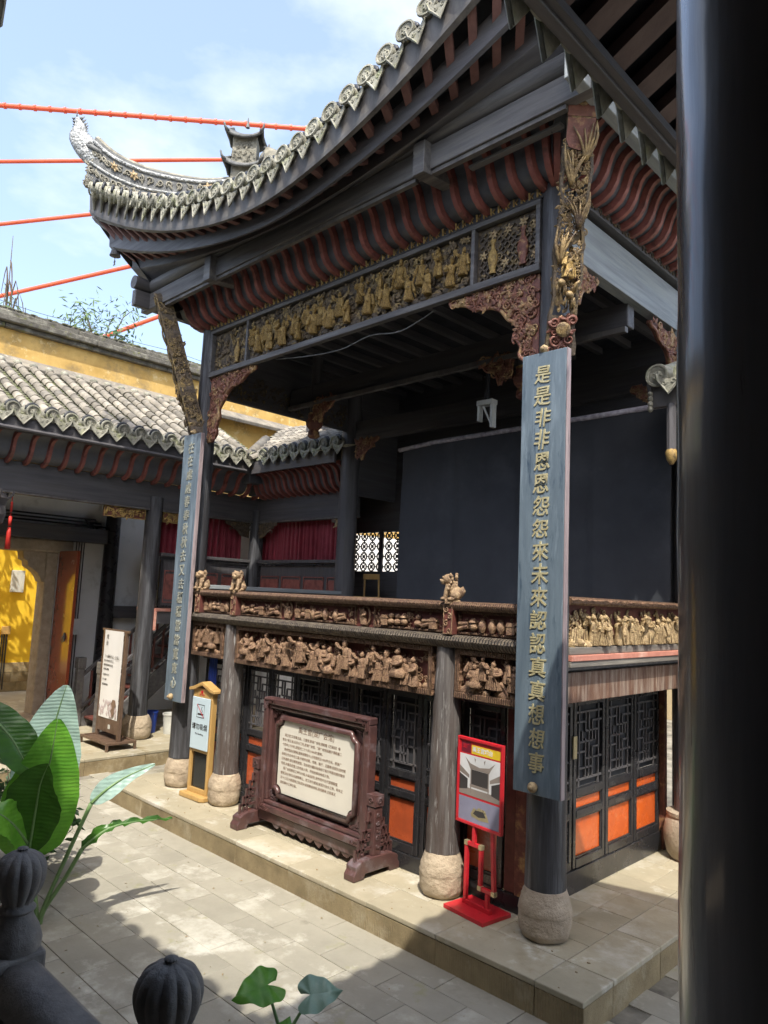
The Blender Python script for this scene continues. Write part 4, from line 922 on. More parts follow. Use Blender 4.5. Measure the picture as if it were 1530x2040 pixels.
def couplet(xc, chars, label, seed, mg=m_glyph, sz=.178):
    rr = random.Random(seed); t = thing('couplet_board', (xc, -.22, 1.2), label, 'couplet board', 'couplet boards on the stage columns')
    b = MB().box(xc-.232, xc+.222, -.262, -.195, 1.2, 5.05).build('board', m_board, t, bev=.008)
    MB().box(xc+.2235, xc+.236, -.258, -.199, 1.203, 5.047).build('board_edge', m_bedge, t, bev=.004)
    for z in (5.085, 1.265): MB().ball((xc-.02, -.285 if z < 2 else -.23, z), (.045, .04, .045), 10, 7).ball((xc-.02, -.32 if z < 2 else -.27, z), .022, 7, 5).build('boss', m_goldp, t, smooth=True)
    for k, chx in enumerate(chars):
        z = 4.83-k*(3.38/(len(chars)-1))
        me = glyph_mesh(chx, sz, .006, .0018, .08)
        if me.materials: me = me.copy(); me.materials.clear()
        o = put('gilt_character', me, mg, t, FACE((xc-.01+rr.uniform(-.006, .006), -.264, z)) @ Matrix.Rotation(rr.uniform(-.05, .09), 4, 'Z') @ Matrix.Diagonal((rr.uniform(.88, 1.0), rr.uniform(.98, 1.1), 1, 1)))
couplet(.053, '是是非非恩恩怨怨來未來認認真真想想事', 'tall blue-black couplet board with gilt characters on the column beside the red poster', 4)
couplet(-5.905, '在在處處春春秋秋去又去穩穩當當寬寬心', 'tall blue-black couplet board with gilt characters on the column by the staircase', 5, m_glyphd, .165)
# --- lions
m_lion = mat('carved_lion_wood', (.40, .285, .16), (.17, .105, .06), 22, .6, bump=.6, bscale=60, dirt=(.10, .055, .035), dscale=14, damt=.4)
def lion(x, label, yaw, seed):
    m = MB()
    m.box(-.085, .085, -.085, .085, -.03, .012)
    m.ball((0, .03, .085), (.085, .09, .08), 10, 7); m.ball((0, -.02, .15), (.07, .065, .085), 10, 7); m.ball((0, -.055, .235), (.072, .066, .062), 10, 8)
    m.ball((0, -.11, .215), (.042, .035, .03), 8, 6); m.ball((0, -.105, .19), (.034, .03, .016), 8, 5); m.ball((0, -.14, .228), (.016, .012, .012), 6, 4)
    for s in (-1, 1):
        m.tube([V((s*.045, -.05, .17)), V((s*.052, -.075, .08)), V((s*.05, -.085, .02))], [.034, .027, .026], 7); m.ball((s*.05, -.105, .022), (.03, .036, .02), 7, 5)
        m.ball((s*.075, .03, .06), (.035, .06, .05), 8, 6); m.ball((s*.085, -.02, .022), (.026, .045, .02), 7, 5)
        m.ball((s*.03, -.112, .255), (.02, .014, .018), 6, 5); m.ball((s*.062, -.03, .282), (.022, .018, .026), 6, 5)
        for k in range(5): a = k*.5-.4; m.ball((s*.072, -.03+.02*math.cos(a*2), .27-.035*k), .02, 6, 4)
    for k in range(6): m.ball((.03*math.sin(k*2.2), .035, .29-.03*k), .023, 6, 4)
    m.tube([V((0, .1, .06)), V((0, .118, .11)), V((0, .10, .16))], [.02, .026, .014], 6)
    o = m.build('lion_statue', m_lion, None, smooth=True, mw=TR((x, -.085, 2.785), yaw, .9))
    rm = o.modifiers.new('remesh', 'REMESH'); rm.mode = 'VOXEL'; rm.voxel_size = .006; rm.use_smooth_shade = True
    return tag(o, label, 'lion statue', 'lions on the balustrade')
lion(-5.62, 'small carved lion on the balustrade post touching the column by the staircase', .1, 1)
lion(-4.73, 'small carved lion facing out, second post from the staircase column', .25, 2)
lion(-1.05, 'small carved lion in profile on the balustrade post above the red poster', -.9, 3)
# --- notice board on its stand
nb = thing('notice_board', (-2.9, -.2, 0), 'dark carved sandalwood notice board with cream text panel on two feet', 'notice board')
NF = XZ(-.17); x0, x1, z0, z1 = -3.80, -1.97, .22, 1.53
q = MB(); mframe(q, NF, x0, x1, z0, z1, .075, -.05, .07); q.build('outer_frame', m_notice, nb, bev=.012)
q = MB(); mframe(q, NF, x0+.076, x1-.076, z0+.076, z1-.076, .05, -.04, .045); q.build('middle_frame', m_notice, nb, bev=.016)
MB().prism([(x0+.05, z0+.05), (x1-.05, z0+.05), (x1-.05, z1-.05), (x0+.05, z1-.05)], NF, -.045, -.02).build('back_board', m_notice, nb)
ix0, ix1, iz0, iz1 = x0+.26, x1-.26, z0+.24, z1-.24
def notched(g, a=.085):
    pts = []
    for cx, cz, sx, sz in ((ix0, iz0, 1, 1), (ix1, iz0, -1, 1), (ix1, iz1, -1, -1), (ix0, iz1, 1, -1)):
        arc = [(cx+sx*(-g)+sx*a*math.cos(t), cz+sz*(-g)+sz*a*math.sin(t)) for t in [PI/2*k/6 for k in range(7)]]
        pts += arc[::-1] if sx*sz > 0 else arc
    return pts
MB().prism(notched(.0), NF, -.018, .004).build('text_panel', m_paper, nb)
pts = notched(.035); pts.append(pts[0]); q = MB().tube([NF(u, v, .015) for u, v in pts], .032, 8, False); q.build('inner_frame', m_notice, nb, smooth=True)
def fret(mb, fn, u, v, su, sv, s=.045, w=.03):
    L = [(0, 0, 3, 0), (0, 0, 0, 2.4), (3, 0, 3, .7), (3, .7, 1.6, .7), (1.6, .7, 1.6, 1.4), (.7, 2.4, .7, .8), (.7, .8, 1.2, .8), (0, 2.4, .7, 2.4), (2.3, 0, 2.3, .7), (3, 0, 4.2, 0), (4.2, 0, 4.2, .6)]
    for a, b, c, d in L: mb.bar(fn(u+su*a*s, v+sv*b*s, w), fn(u+su*c*s, v+sv*d*s, w), .016, .024, (0, 1, 0))
q = MB()
for su, sv, u, v in ((1, 1, x0+.145, z0+.145), (-1, 1, x1-.145, z0+.145), (-1, -1, x1-.145, z1-.145), (1, -1, x0+.145, z1-.145)): fret(q, NF, u, v, su, sv, .035, .0)
for su, sv, u, v in ((1, 1, x0+.02, z0+.02), (-1, 1, x1-.02, z0+.02), (-1, -1, x1-.02, z1-.02), (1, -1, x0+.02, z1-.02)): fret(q, NF, u, v, su, sv, .045, .072)
q.build('corner_fretwork', m_notice, nb)
q = MB().box(x0-.02, x1+.02, -.20, -.15, .10, .205)
for k in range(9): u = x0+.3+k*.15; q.prism([(u-.08, .10), (u+.08, .10), (u+.03, .05-.02*(k % 2)), (u-.03, .06)], NF, -.01, .02)
q.build('apron', m_notice, nb, bev=.006)
for sx, X in ((-1, -3.90), (1, -1.91)):
    ft = MB().prism([(-.50, .0), (-.50, .06), (-.47, .10), (-.475, .14), (-.42, .17), (-.36, .19), (.02, .19), (.08, .17), (.135, .14), (.13, .10), (.16, .06), (.16, 0), (.02, 0), (.0, .05), (-.34, .05), (-.36, 0)], lambda u, v, w: V((X+w, u, v)), -.075, .075).build('foot', m_notice, nb, bev=.012)
    ps = MB().box(X-.055, X+.055, -.225, -.115, .19, .66).build('post', m_notice, nb, bev=.008)
    q = MB().box(X-.065, X+.065, -.235, -.105, .665, .78); 
    for fn_ in (XZ(-.235), YZ(X+.065), YZ(X-.065, -1)):
        c = X if fn_(0, 0, 1).y < -.5 else -.17
        spiral(q, fn_, c, .72, .035, 1.4, .008, .004, 1, 0, 12)
    q.build('post_knob', m_notice, ps, bev=.006)
    q = MB()
    for s in (-1, 1):
        for k in range(5):
            zt = .60-.085*k; ye = -.17+s*(.085+.042*k)
            q.bar(V((X, -.17+s*.05, zt)), V((X, ye, zt)), .03, .026); q.bar(V((X, ye, zt+.013)), V((X, ye, zt-.098)), .03, .026, (0, 1, 0))
            if k > 1: q.bar(V((X, ye-s*.05, zt+.01)), V((X, ye-s*.05, zt-.09)), .03, .02, (0, 1, 0)); q.ball((X, ye-s*.09, zt-.045), (.018, .022, .022), 6, 4)
            if k > 3: q.bar(V((X, ye-s*.1, zt+.01)), V((X, ye-s*.1, zt-.09)), .03, .02, (0, 1, 0))
    q.build('fret_bracket', m_notice, ps)
    q = MB(); fnx = YZ(X+.055) if sx > 0 else YZ(X-.055, -1)
    for k in range(5): spiral(q, fnx, -.17, .28+.075*k, .028, 1.3, .007, .003, 1 if k % 2 else -1, k, 10)
    q.build('post_carving', m_notice, ps, smooth=True)
tx = (ix0+ix1)/2
text('禹王宫(湖广会馆)', (tx, -.1755, iz1-.075), .082, m_ink, nb, .0008, .0)
LINES = ['    禹王宫,又名禹王庙、三楚宫,即湖广会馆,清乾隆《巴县志》卷', '首云:“禹王庙,在东水门内,即湖广会馆。”湖广会馆始建于清乾隆二', '十四年(1759年),清道光二十六年(1846年)重修。', '    该会馆坐北朝南,建筑规模宏大,占地面积近1000平方米。原湖广', '会馆分为左中右三路,中路有前殿、戏楼、看厅、正殿等,后因抗战时期', '日机轰炸,部分建筑被毁。该会馆木雕彩绘保存了南方早期戏楼的精华', '特色,木雕及彩塑上的戏曲人物、传说故事各种类人物。', '    湖广会馆祭祀之神为大禹,大禹(姒姓),是传说中古代部落联盟', '首领,治水有功,后被舜禅让。故又称为夏禹,被视为治水之神。年年正', '月十三日大禹诞辰之际,同乡会馆聚会庆祝,演戏酬神,以祀禹王', '宫祀奉水之神主旨。']
for k, s in enumerate(LINES): text(s, (ix0+.06, -.1755, iz1-.165-k*.054), .0365, m_ink, nb, .0006, 0, align='LEFT')
# --- no-smoking sign on a pine stand
ns = thing('no_smoking_sign', (-5.3, -.12, 0), 'pine wood stand with pale blue no-smoking sign between two columns', 'sign')
B = Matrix.Translation((-5.27, -.13, 0)) @ Matrix.Rotation(R(3), 4, 'Z')
def nsb(name, b, m, bev=.006, par=ns): return b.build(name, m, par, bev=bev, mw=B)
nsb('base', MB().prism([(-.27, -.13), (.19, -.13), (.25, -.09), (.25, .12), (-.27, .12)], lambda u, v, w: V((u, v, w)), 0, .07), m_pine, .015)
for s in (-1, 1): nsb('upright', MB().box(s*.20-.023, s*.20+.023, -.04, .04, .07, 1.42), m_pine)
nsb('rail', MB().box(-.174, .174, -.04, .04, .07, .13), m_pine); nsb('rail', MB().box(-.174, .174, -.04, .04, .60, .66), m_pine)
nsb('glass', MB().box(-.174, .174, -.006, .006, .13, .60), m_glass, 0)
nsb('header', MB().box(-.174, .174, -.035, .045, 1.30, 1.44), m_pine)
nsb('top_cap', MB().prism([(-.29, 1.40), (-.29, 1.44), (-.20, 1.46), (-.10, 1.50), (0, 1.54), (.10, 1.50), (.20, 1.46), (.29, 1.44), (.29, 1.40), (.18, 1.415), (.08, 1.46), (0, 1.49), (-.08, 1.46), (-.18, 1.415)], XZ(0), -.075, .075), m_pine, .008)
nsb('back', MB().box(-.174, .174, -.01, .04, .66, 1.30), m_pine, 0)
pl = nsb('sign_plate', MB().box(-.20, .20, -.062, -.047, .64, 1.325), m_pale, .006)
text('请勿吸烟', (0, -.0635, .935), .088, m_black, pl, .0008, .001, base=B); text('No Smoking', (0, -.0635, .845), .036, m_black, pl, .0008, base=B)
q = MB(); SF = XZ(-.0625); mframe(q, SF, -.085, .085, 1.06, 1.235, .007, 0, .002); q.prism([(-.06, 1.095), (.065, 1.095), (.065, 1.118), (-.06, 1.118)], SF, 0, .002)
q.tube([SF(.03+.012*math.sin(k*1.1), 1.13+.012*k, .001) for k in range(7)], .004, 4); nsb('cigarette_symbol', q, m_black, 0, pl)
nsb('prohibition_bar', MB().bar(SF(-.08, 1.23, .003), SF(.08, 1.065, .003), .008, .002, (0, 1, 0)), m_red, 0, pl)
nsb('emblem', MB().lathe([(.022, 0), (.022, .004)], n=12, m=Matrix.Translation((-.03, -.036, 1.395)) @ Matrix.Rotation(PI/2, 4, 'X')), m_red, 0)
text('湖广会馆', (-.03, -.0365, 1.355), .03, m_red, ns, .0006, base=B)
# --- red poster stand
rs_ = thing('poster_stand', (-.65, -.08, 0), 'bright red metal poster stand with theatre photo beside the corner column', 'poster stand')
B2 = Matrix.Translation((-.655, -.08, 0)) @ Matrix.Rotation(R(-7), 4, 'Z')
def rb(name, b, m=m_red, bev=.003, par=rs_): return b.build(name, m, par, bev=bev, mw=B2)
rb('base_plate', MB().box(-.245, .245, -.185, .185, 0, .035)); rb('base_rail', MB().box(-.17, .17, -.02, .02, .035, .075))
rb('frame_tube', MB().bar(V((-.145, 0, .075)), V((-.145, 0, .55)), .035, .035, (0, 1, 0))); rb('frame_tube', MB().bar(V((.035, 0, .55)), V((.035, 0, .24)), .035, .035, (0, 1, 0)))
rb('frame_tube', MB().bar(V((-.145, 0, .57)), V((.035, 0, .57)), .035, .035)); rb('frame_tube', MB().bar(V((.035, 0, .22)), V((.20, 0, .22)), .035, .035))
rb('frame_tube', MB().bar(V((.20, 0, .24)), V((.17, 0, .74)), .035, .035, (0, 1, 0))); rb('frame_tube', MB().bar(V((-.055, 0, .59)), V((-.055, 0, .74)), .035, .035, (0, 1, 0))); rb('frame_tube', MB().bar(V((.125, 0, .075)), V((.125, 0, .2)), .035, .035, (0, 1, 0)))
for u, z in ((-.145, .57), (.035, .57), (.035, .22), (.20, .22)): rb('brass_corner', MB().box(u-.021, u+.021, -.021, .021, z-.021, z+.021), m_brass)
ps = rb('poster_frame', MB().box(-.285, .285, -.012, .012, .735, 1.515), m_red, .004)
q = MB(); mframe(q, XZ(-.012), -.285, .285, .735, 1.515, .026, 0, .014); rb('frame_moulding', q, m_red, .003, ps)
PF = XZ(-.0125)
def pr(name, poly, m, w=.001): return rb(name, MB().prism(poly, PF, 0, w), m, 0, ps)
rect = lambda a, b, c, d: [(a, c), (b, c), (b, d), (a, d)]
pr('poster_header', rect(-.11, .258, 1.375, 1.455), m_ypr); pr('poster_seal', rect(-.24, -.12, 1.375, 1.475), m_maro); pr('poster_photo', rect(-.258, .258, .995, 1.36), m_wpr); pr('poster_footer', rect(-.258, .258, .762, .975), m_gpr)
pr('poster_paving', rect(-.258, .258, .995, 1.06), m_mpr, .0014)
rof = [(-.19, 1.335), (-.12, 1.285), (0, 1.265), (.12, 1.285), (.19, 1.335), (.14, 1.27), (.12, 1.235), (-.12, 1.235), (-.14, 1.27)]
pr('printed_roof', rof, m_mpr, .0018); pr('printed_stage', rect(-.11, .11, 1.09, 1.233), m_dpr, .0016); pr('printed_rail', rect(-.12, .12, 1.075, 1.10), m_mpr, .002)
for u in (-.115, .105): pr('printed_column', rect(u, u+.012, 1.02, 1.24), m_mpr, .0022)
for s in (-1, 1):
    pr('printed_wing_roof', [(s*.258, 1.25), (s*.13, 1.18), (s*.13, 1.15), (s*.258, 1.19)], m_mpr, .0018); pr('printed_wing_door', [(s*.258, 1.03), (s*.15, 1.05), (s*.15, 1.14), (s*.258, 1.18)], m_dpr, .0016)
    pr('printed_tree', [(s*.05, 1.33), (s*.07, 1.345), (s*.06, 1.30)], m_mpr, .0018)
pr('printed_emblem', [(-.10, .84), (-.06, .90), (-.03, .885), (.0, .91), (.08, .90), (.11, .85), (.13, .81), (.02, .80), (-.09, .815)], m_brass, .0016); pr('printed_emblem', [(-.07, .845), (-.04, .88), (.06, .885), (.09, .84), (.0, .825)], m_dpr, .0022)
text('禹王宫戏台', (.03, -.0142, 1.415), .052, m_wpr, ps, .0006, .001, base=B2); text('湖广', (-.18, -.0142, 1.43), .045, m_red, ps, .0006, base=B2)
# blue cloth hanging in the gap by the staircase column
g = [[V((-5.62+.18*i/14, .12+.018*math.sin(i*1.5), 1.2+.62*j/5)) for j in range(6)] for i in range(15)]
tag(MB().sheet(g).build('blue_cloth', m_plasb, None, smooth=True), 'strip of blue cloth hanging below the carved panel behind the pine sign', 'cloth')

# ================================================================ boundary wall with stone doorway, outer lane
wp = MB().box(-12.3, -8.24, -9, 3.9, GZ-.02, -.035).build('wing_platform', m_mort); tag(wp, kind='structure')
for i in range(8): stone(-8.62, -8.2, -4.6+i*1.05, -3.553+i*1.05, -.045, 0, m_plat, 'platform_slab', wp); stone(-8.30, -8.205, -4.6+i*1.05, -3.552+i*1.05, GZ-.02, -.047, m_edge, 'edge_stone', wp)
for i in range(7):
    for j in range(9): stone(-12.2+i*.512, -11.693+i*.512, -3.9+j*.85, -3.054+j*.85, -.045, -.002, m_plat, 'platform_slab', wp)
bw = thing('boundary_wall', (-12.15, 2, 0), 'high ochre boundary wall with mossy coping and a stone doorway', 'wall')
for y0, y1, z0, z1 in ((-14, -1.7, 4.6, 7.85), (-1.7, 22, 4.6, 7.85)): MB().box(-12.3, -12.0, y0, y1, z0, z1).build('upper_wall', m_ochre, bw)
for y0, y1, z0, z1 in ((-14, -1.95, -.3, 4.6), (.336, 22, -.3, 4.6), (-1.95, .336, 3.67, 4.6)): MB().box(-12.3, -12.003, y0, y1, z0, z1).build('lower_wall', m_white, bw)
for k, (a, b, c, d) in enumerate(((-12.40, -11.90, 7.853, 7.95), (-12.48, -11.80, 7.953, 8.08), (-12.42, -11.88, 8.083, 8.20), (-12.34, -11.96, 8.203, 8.27))):
    y = -14
    while y < 22:
        e = min(22, y+rng.uniform(1.4, 2.6)); MB().box(a, b, y, e-.004, c, d).build('coping_course', m_capst, bw, bev=.02); y = e
q = MB(); rr = random.Random(8)
for _ in range(900):
    y = rr.uniform(-3, 6); x = -11.86-rr.uniform(0, .3); z = 8.27 if x < -11.96 else 8.08; s = rr.uniform(.015, .05); q.ball((x, y, z), (s, s*1.6, s*.5), 5, 3)
tag(q.build('moss_clumps', m_pan, bw), kind='stuff')
MB().tube([V((-11.95, y, 8.36+.02*math.sin(y*3))) for y in [-3+.3*k for k in range(32)]], .006, 4).build('lightning_wire', m_ridged, bw)
for k in range(6): MB().tube([V((-11.95, -2.5+k*1.7, 8.25)), V((-11.95, -2.5+k*1.7, 8.37))], .01, 4).build('wire_peg', m_ridged, bw)
dr = MB().box(-12.32, -11.90, .10, .335, .10, 3.40).build('door_jamb', m_baseD, bw, bev=.025)
MB().box(-12.32, -11.90, -2.1, -1.6, .10, 3.40).build('door_jamb', m_baseD, bw, bev=.025)
MB().box(-12.34, -11.86, -2.4, .62, 3.40, 3.66).build('door_lintel', m_baseD, bw, bev=.04)
for s, yj in ((1, .10), (-1, -1.6)): MB().prism([(0, 3.4), (0, 2.78), (.05, 2.80), (.10, 2.90), (.16, 2.98), (.26, 3.05), (.34, 3.10), (.36, 3.2), (.44, 3.24), (.46, 3.4)], lambda u, v, w: V((w, yj-s*u, v)), -12.28, -11.94).build('door_corbel', m_baseD, bw, bev=.01)
dl = MB().box(-11.89, -11.0, .34, .40, .16, 3.44).build('door_leaf', m_door, bw, bev=.004)
MB().ball((-11.24, .328, 1.72), (.05, .02, .09), 10, 7).tube([V((-11.24+.05*math.cos(a), .308, 1.68+.06*math.sin(a))) for a in [2*PI*k/12 for k in range(13)]], .009, 5, False).build('door_knocker', m_ridged, dl, smooth=True)
MB().box(-12.3, -10.95, -2.3, .45, -.001, .13).build('door_step', m_baseD, bw, bev=.02)
lane = tag(MB().box(-16.6, -12.31, -14, 16, GZ-.02, .04).build('lane_pavement', m_pave), kind='structure')
ow = thing('yellow_lane_wall', (-16.2, 2, 0), 'bright yellow plaster wall seen through the stone doorway', 'wall')
MB().box(-16.4, -16.0, -14, 16, .75, 6.2).build('plaster', m_yel, ow)
for i in range(3):
    y = -14+.3*i
    while y < 16:
        e = y+rng.uniform(.7, 1.0); MB().box(-16.4, -15.97, y+.003, e-.003, .04+i*.237, .04+(i+1)*.237-.004).build('base_block', m_edge, ow, bev=.01) if -1.5 < y < 4 else None; y = e
MB().box(-16.4, -15.985, -14, -1.4, .04, .75).box(-16.4, -15.985, 4, 16, .04, .75).build('base_course', m_edge, ow)
MB().box(-16.0, -15.9, .82, 1.12, 2.5, 3.05).build('wall_lamp', m_plasw, ow, bev=.01); MB().box(-16.0, -15.93, .72, .92, 1.45, 1.65).build('switch_box', m_pine, ow, bev=.01)
for k in range(3): MB().tube([V((-15.97, .74+.06*k, .1)), V((-15.97, .74+.06*k, 1.45))], .018, 6).build('conduit', m_black, ow)
# ================================================================ side wing with tiled roof and gallery
wing = thing('side_wing', (-10.5, .5, 0), 'side gallery wing with grey barrel-tiled roof, dark columns and red curtains', 'gallery building')
def wcol(x, y, z1, r, seed, m=m_colD, hb=.42):
    c = MB().lathe([(r*1.03, hb-.02), (r*.97, z1*.5), (r*.9, z1)], (x, y, 0), 20, jit=.004, seed=seed).build('column', m, wing, smooth=60)
    put('stone_base', base_mesh(seed, .27, hb), m_base, c, TR((x, y, 0), seed))
wcol(-9.35, 1.04, 4.5, .17, 11); wcol(-9.35, -3.4, 4.5, .17, 12); wcol(-9.30, 3.42, 4.5, .16, 13); wcol(-11.80, 1.40, 4.6, .17, 14, m_blackl)
MB().box(-9.42, -9.28, -6, 3.5, 4.27, 4.78).build('front_beam', m_wy, wing, bev=.01); MB().box(-9.425, -9.265, -6, 3.5, 4.235, 4.268).build('beam_edge', m_fasc, wing)
MB().box(-9.37, -6.2, 3.38, 3.50, 4.27, 4.78).build('front_beam', m_wx, wing, bev=.01); MB().box(-9.26, -6.2, 3.365, 3.51, 4.235, 4.268).build('beam_edge', m_fasc, wing)
for i in range(28): put('soffit_rib', RIB, m_rib, wing, Matrix.Translation((-9.28, -4.6+i*.29, 4.78)) @ Matrix.Rotation(PI/2, 4, 'Z'))
for i in range(15): put('soffit_rib', RIB, m_rib, wing, Matrix.Translation((-9.0+i*.2, 3.38, 4.78)))
g = [[V((-9.28+PROF[k][0], y, 4.784+PROF[k][1])) for k in range(NP)] for y in (-6, -2, 1, 2.9)]; MB().sheet(g).build('soffit', m_soff, wing, smooth=True)
g = [[V((x, 3.38-PROF[k][0], 4.784+PROF[k][1])) for k in range(NP)] for x in (-9.2, -8, -7, -6.1)]; MB().sheet(g).build('soffit', m_soff, wing, smooth=True)
MB().box(-8.74, -8.69, -6, 2.72, 5.16, 5.40).build('eave_board', m_wy, wing, bev=.004); MB().box(-8.74, -6.15, 2.74, 2.79, 5.16, 5.40).build('eave_board', m_wx, wing, bev=.004)
MB().box(-9.27, -8.76, 2.76, 3.37, 5.0, 5.36).build('soffit_corner', m_soff, wing, bev=.02); MB().box(-9.27, -9.02, 3.12, 3.37, 4.79, 4.998).build('soffit_corner', m_soff, wing)
MB().tube([V((-8.66, -6, 5.20)), V((-8.66, 2.6, 5.20))], .035, 8).build('eave_pole', m_wy, wing)
# roof planes (mossy pans, real stepped courses)
def pans(mb, P, along, up, width, length, steps):
    n = along
    for s in range(steps):
        a, b = s/steps, (s+1)/steps
        g = []
        for c, dip in ((-.5, .03), (-.25, -.012), (0, -.03), (.25, -.012), (.5, .03)):
            g.append([P+n*(c*width)+up*(a*length)+V((0, 0, dip+.024)), P+n*(c*width)+up*(b*length)+V((0, 0, dip))])
        mb.sheet(g)
        g = [[P+n*(c*width)+up*(a*length)+V((0, 0, dip+.024)), P+n*(c*width)+up*(a*length)+V((0, 0, dip-.004))] for c, dip in ((-.5, .03), (-.25, -.012), (0, -.03), (.25, -.012), (.5, .03))]
        mb.sheet(g)
UPW = V((-3.28, 0, 1.72)); LW = UPW.length; UPW.normalize(); EZ = 5.44
pm = MB()
def ctile():
    m = MB(); n = 9; r0, r1 = .088, .078; L = .262; vs = []
    for y, r in ((0, r0), (L*.86, r1), (L, r1*.98)):
        for k in range(n): a = PI*k/(n-1); vs.append(V((math.cos(a)*r, y, math.sin(a)*r-.01)))
    fs = [(i*n+k, i*n+k+1, (i+1)*n+k+1, (i+1)*n+k) for i in range(2) for k in range(n-1)]
    m.add(vs, fs); m.add(vs[:n]+[V((0, 0, -.01))], [(k, k+1, n) for k in range(n-1)]); return m.mesh('cover_tile', smooth=50, fix=False)
CT = ctile()
yrows = [-2.175+.31*k for k in range(17)]
Zs = UPW.cross(V((0, 1, 0))) 
def frame2(p, x, y): 
    x = V(x).normalized(); y = V(y).normalized(); z = x.cross(y); return Matrix(((x.x, y.x, z.x, p[0]), (x.y, y.y, z.y, p[1]), (x.z, y.z, z.z, p[2]), (0, 0, 0, 1)))
for y in yrows:
    lim = LW
    n = int(lim/.25)
    for k in range(n):
        p = V((-8.70, y, EZ+.055))+UPW*(k*.25); put('cover_tile', CT, m_tile, wing, frame2(p+V((0, rng.uniform(-.008, .008), rng.uniform(-.004, .006))), (0, 1, 0), UPW) @ Matrix.Rotation(rng.uniform(-.05, .05), 4, 'Z') @ Matrix.Rotation(rng.uniform(-.02, .03), 4, 'X'))
    e = V((-8.68, y, EZ+.075)); put('round_tile_end', TE, m_tend, wing, Matrix.Translation(e) @ Matrix.Rotation(PI/2, 4, 'Z') @ Matrix.Scale(1.1, 4)); put('tile_arch', AR, m_tdark, wing, Matrix.Translation(e) @ Matrix.Rotation(PI/2, 4, 'Z') @ Matrix.Diagonal((1.1, .7, 1.0, 1)))
    put('drip_tile', DT, m_tend, wing, Matrix.Translation((-8.67, y+.155, EZ+.0)) @ Matrix.Rotation(PI/2, 4, 'Z') @ Matrix.Diagonal((1.25, 1, 1.1, 1)))
    pans(pm, V((-8.70, y+.155, EZ)), V((0, 1, 0)), UPW, .30, LW, 30)
for k in range(7): pans(pm, V((-8.70, -2.33-.31*k, EZ)), V((0, 1, 0)), UPW, .30, LW, 8)
UPG = V((0, 3.28, 1.72)).normalized()
xr = [-8.30+.31*k for k in range(8)]
for x in xr:
    for k in range(9):
        p = V((x, 2.74, EZ+.055))+UPG*(k*.25); put('cover_tile', CT, m_tile, wing, frame2(p, (1, 0, 0), UPG))
    e = V((x, 2.72, EZ+.075)); put('round_tile_end', TE, m_tend, wing, Matrix.Translation(e) @ Matrix.Scale(1.1, 4)); put('tile_arch', AR, m_tdark, wing, Matrix.Translation(e) @ Matrix.Diagonal((1.1, .7, 1.0, 1)))
    put('drip_tile', DT, m_tend, wing, Matrix.Translation((x+.155, 2.71, EZ)) @ Matrix.Diagonal((1.25, 1, 1.1, 1)))
    pans(pm, V((x-.155, 2.74, EZ)), V((1, 0, 0)), UPG, .30, 2.4, 18)
g = [[V((-8.70, y, EZ-.05)), V((-11.98, y, EZ+1.67))] for y in (-7, 2.7)]; MB().sheet(g).build('roof_boarding', m_deck, wing)
for i in range(9):
    x = -8.61-.31*i; off = -8.70-x
    for k in range(max(2, 10-i)):
        p = V((x, 2.74+off, EZ+.055+off*.524))+UPG*(k*.25); put('cover_tile', CT, m_tile, wing, frame2(p, (1, 0, 0), UPG))
    pans(pm, V((x-.155, 2.74+off, EZ+off*.524)), V((1, 0, 0)), UPG, .31, .25*max(2, 10-i), max(2, 10-i))
MB().sheet([[V((x, 2.74, EZ-.05)), V((x, 5.0, EZ+1.14))] for x in (-8.6, -5.95)]).build('roof_boarding', m_deck, wing)
tag(pm.build('pan_tiles', m_pan, wing, smooth=40, fix=False), kind='stuff')
q = MB().prism([(0, 0), (.35, -.14), (.38, -.05), (.03, .18), (0, .18)], lambda u, v, w: V((-11.99+u, w, 7.12+v)), -7, 14).build('mortar_fillet', m_capst if False else m_tile, wing, bev=.02)
for y in yrows: put('tile_row_head', MB().ball((0, 0, 0), (.09, .09, .07), 8, 5).mesh('tile_row_head', smooth=True), m_tend, wing, Matrix.Translation((-11.66, y, EZ+1.66)))
MB().tube([V((-8.72, 2.70, EZ+.10)), V((-10.2, 4.15, EZ+.88))], .11, 8).build('valley_ridge', m_tile, wing, smooth=True)
# walls, beams, conduits behind the columns
MB().box(-11.98, -11.72, -6, 1.30, 3.66, 3.96).build('wall_beam', m_wy, wing, bev=.01); MB().box(-11.98, -11.75, 1.5, 3.9, 2.08, 2.34).build('wall_beam', m_wy, wing, bev=.01)
for k in range(3):
    z = 4.03+.07*k; e = 1.05-.12*k
    MB().tube(crv([(-11.9, -4, z), (-11.9, e-.15, z), (-11.9, e, z-.02), (-11.9, e+.08, z-.1), (-11.9, e+.1, z-.25)], 14), .02, 6).build('conduit', m_black, wing, smooth=True)
for k in range(4): MB().tube([V((-11.94, .70+.055*k, .2)), V((-11.94, .70+.055*k, 3.66))], .012, 5).build('conduit', m_black, wing)
MB().box(-11.98, -11.88, .62, .90, 1.72, 2.05).build('meter_box', m_white, wing, bev=.008); MB().box(-11.98, -11.93, .66, .76, 2.45, 2.6).build('switch', m_plasw, wing, bev=.005)
MB().box(-11.98, -11.70, 2.3, 2.75, 2.72, 3.6).build('electric_cabinet', m_grey, wing, bev=.01)
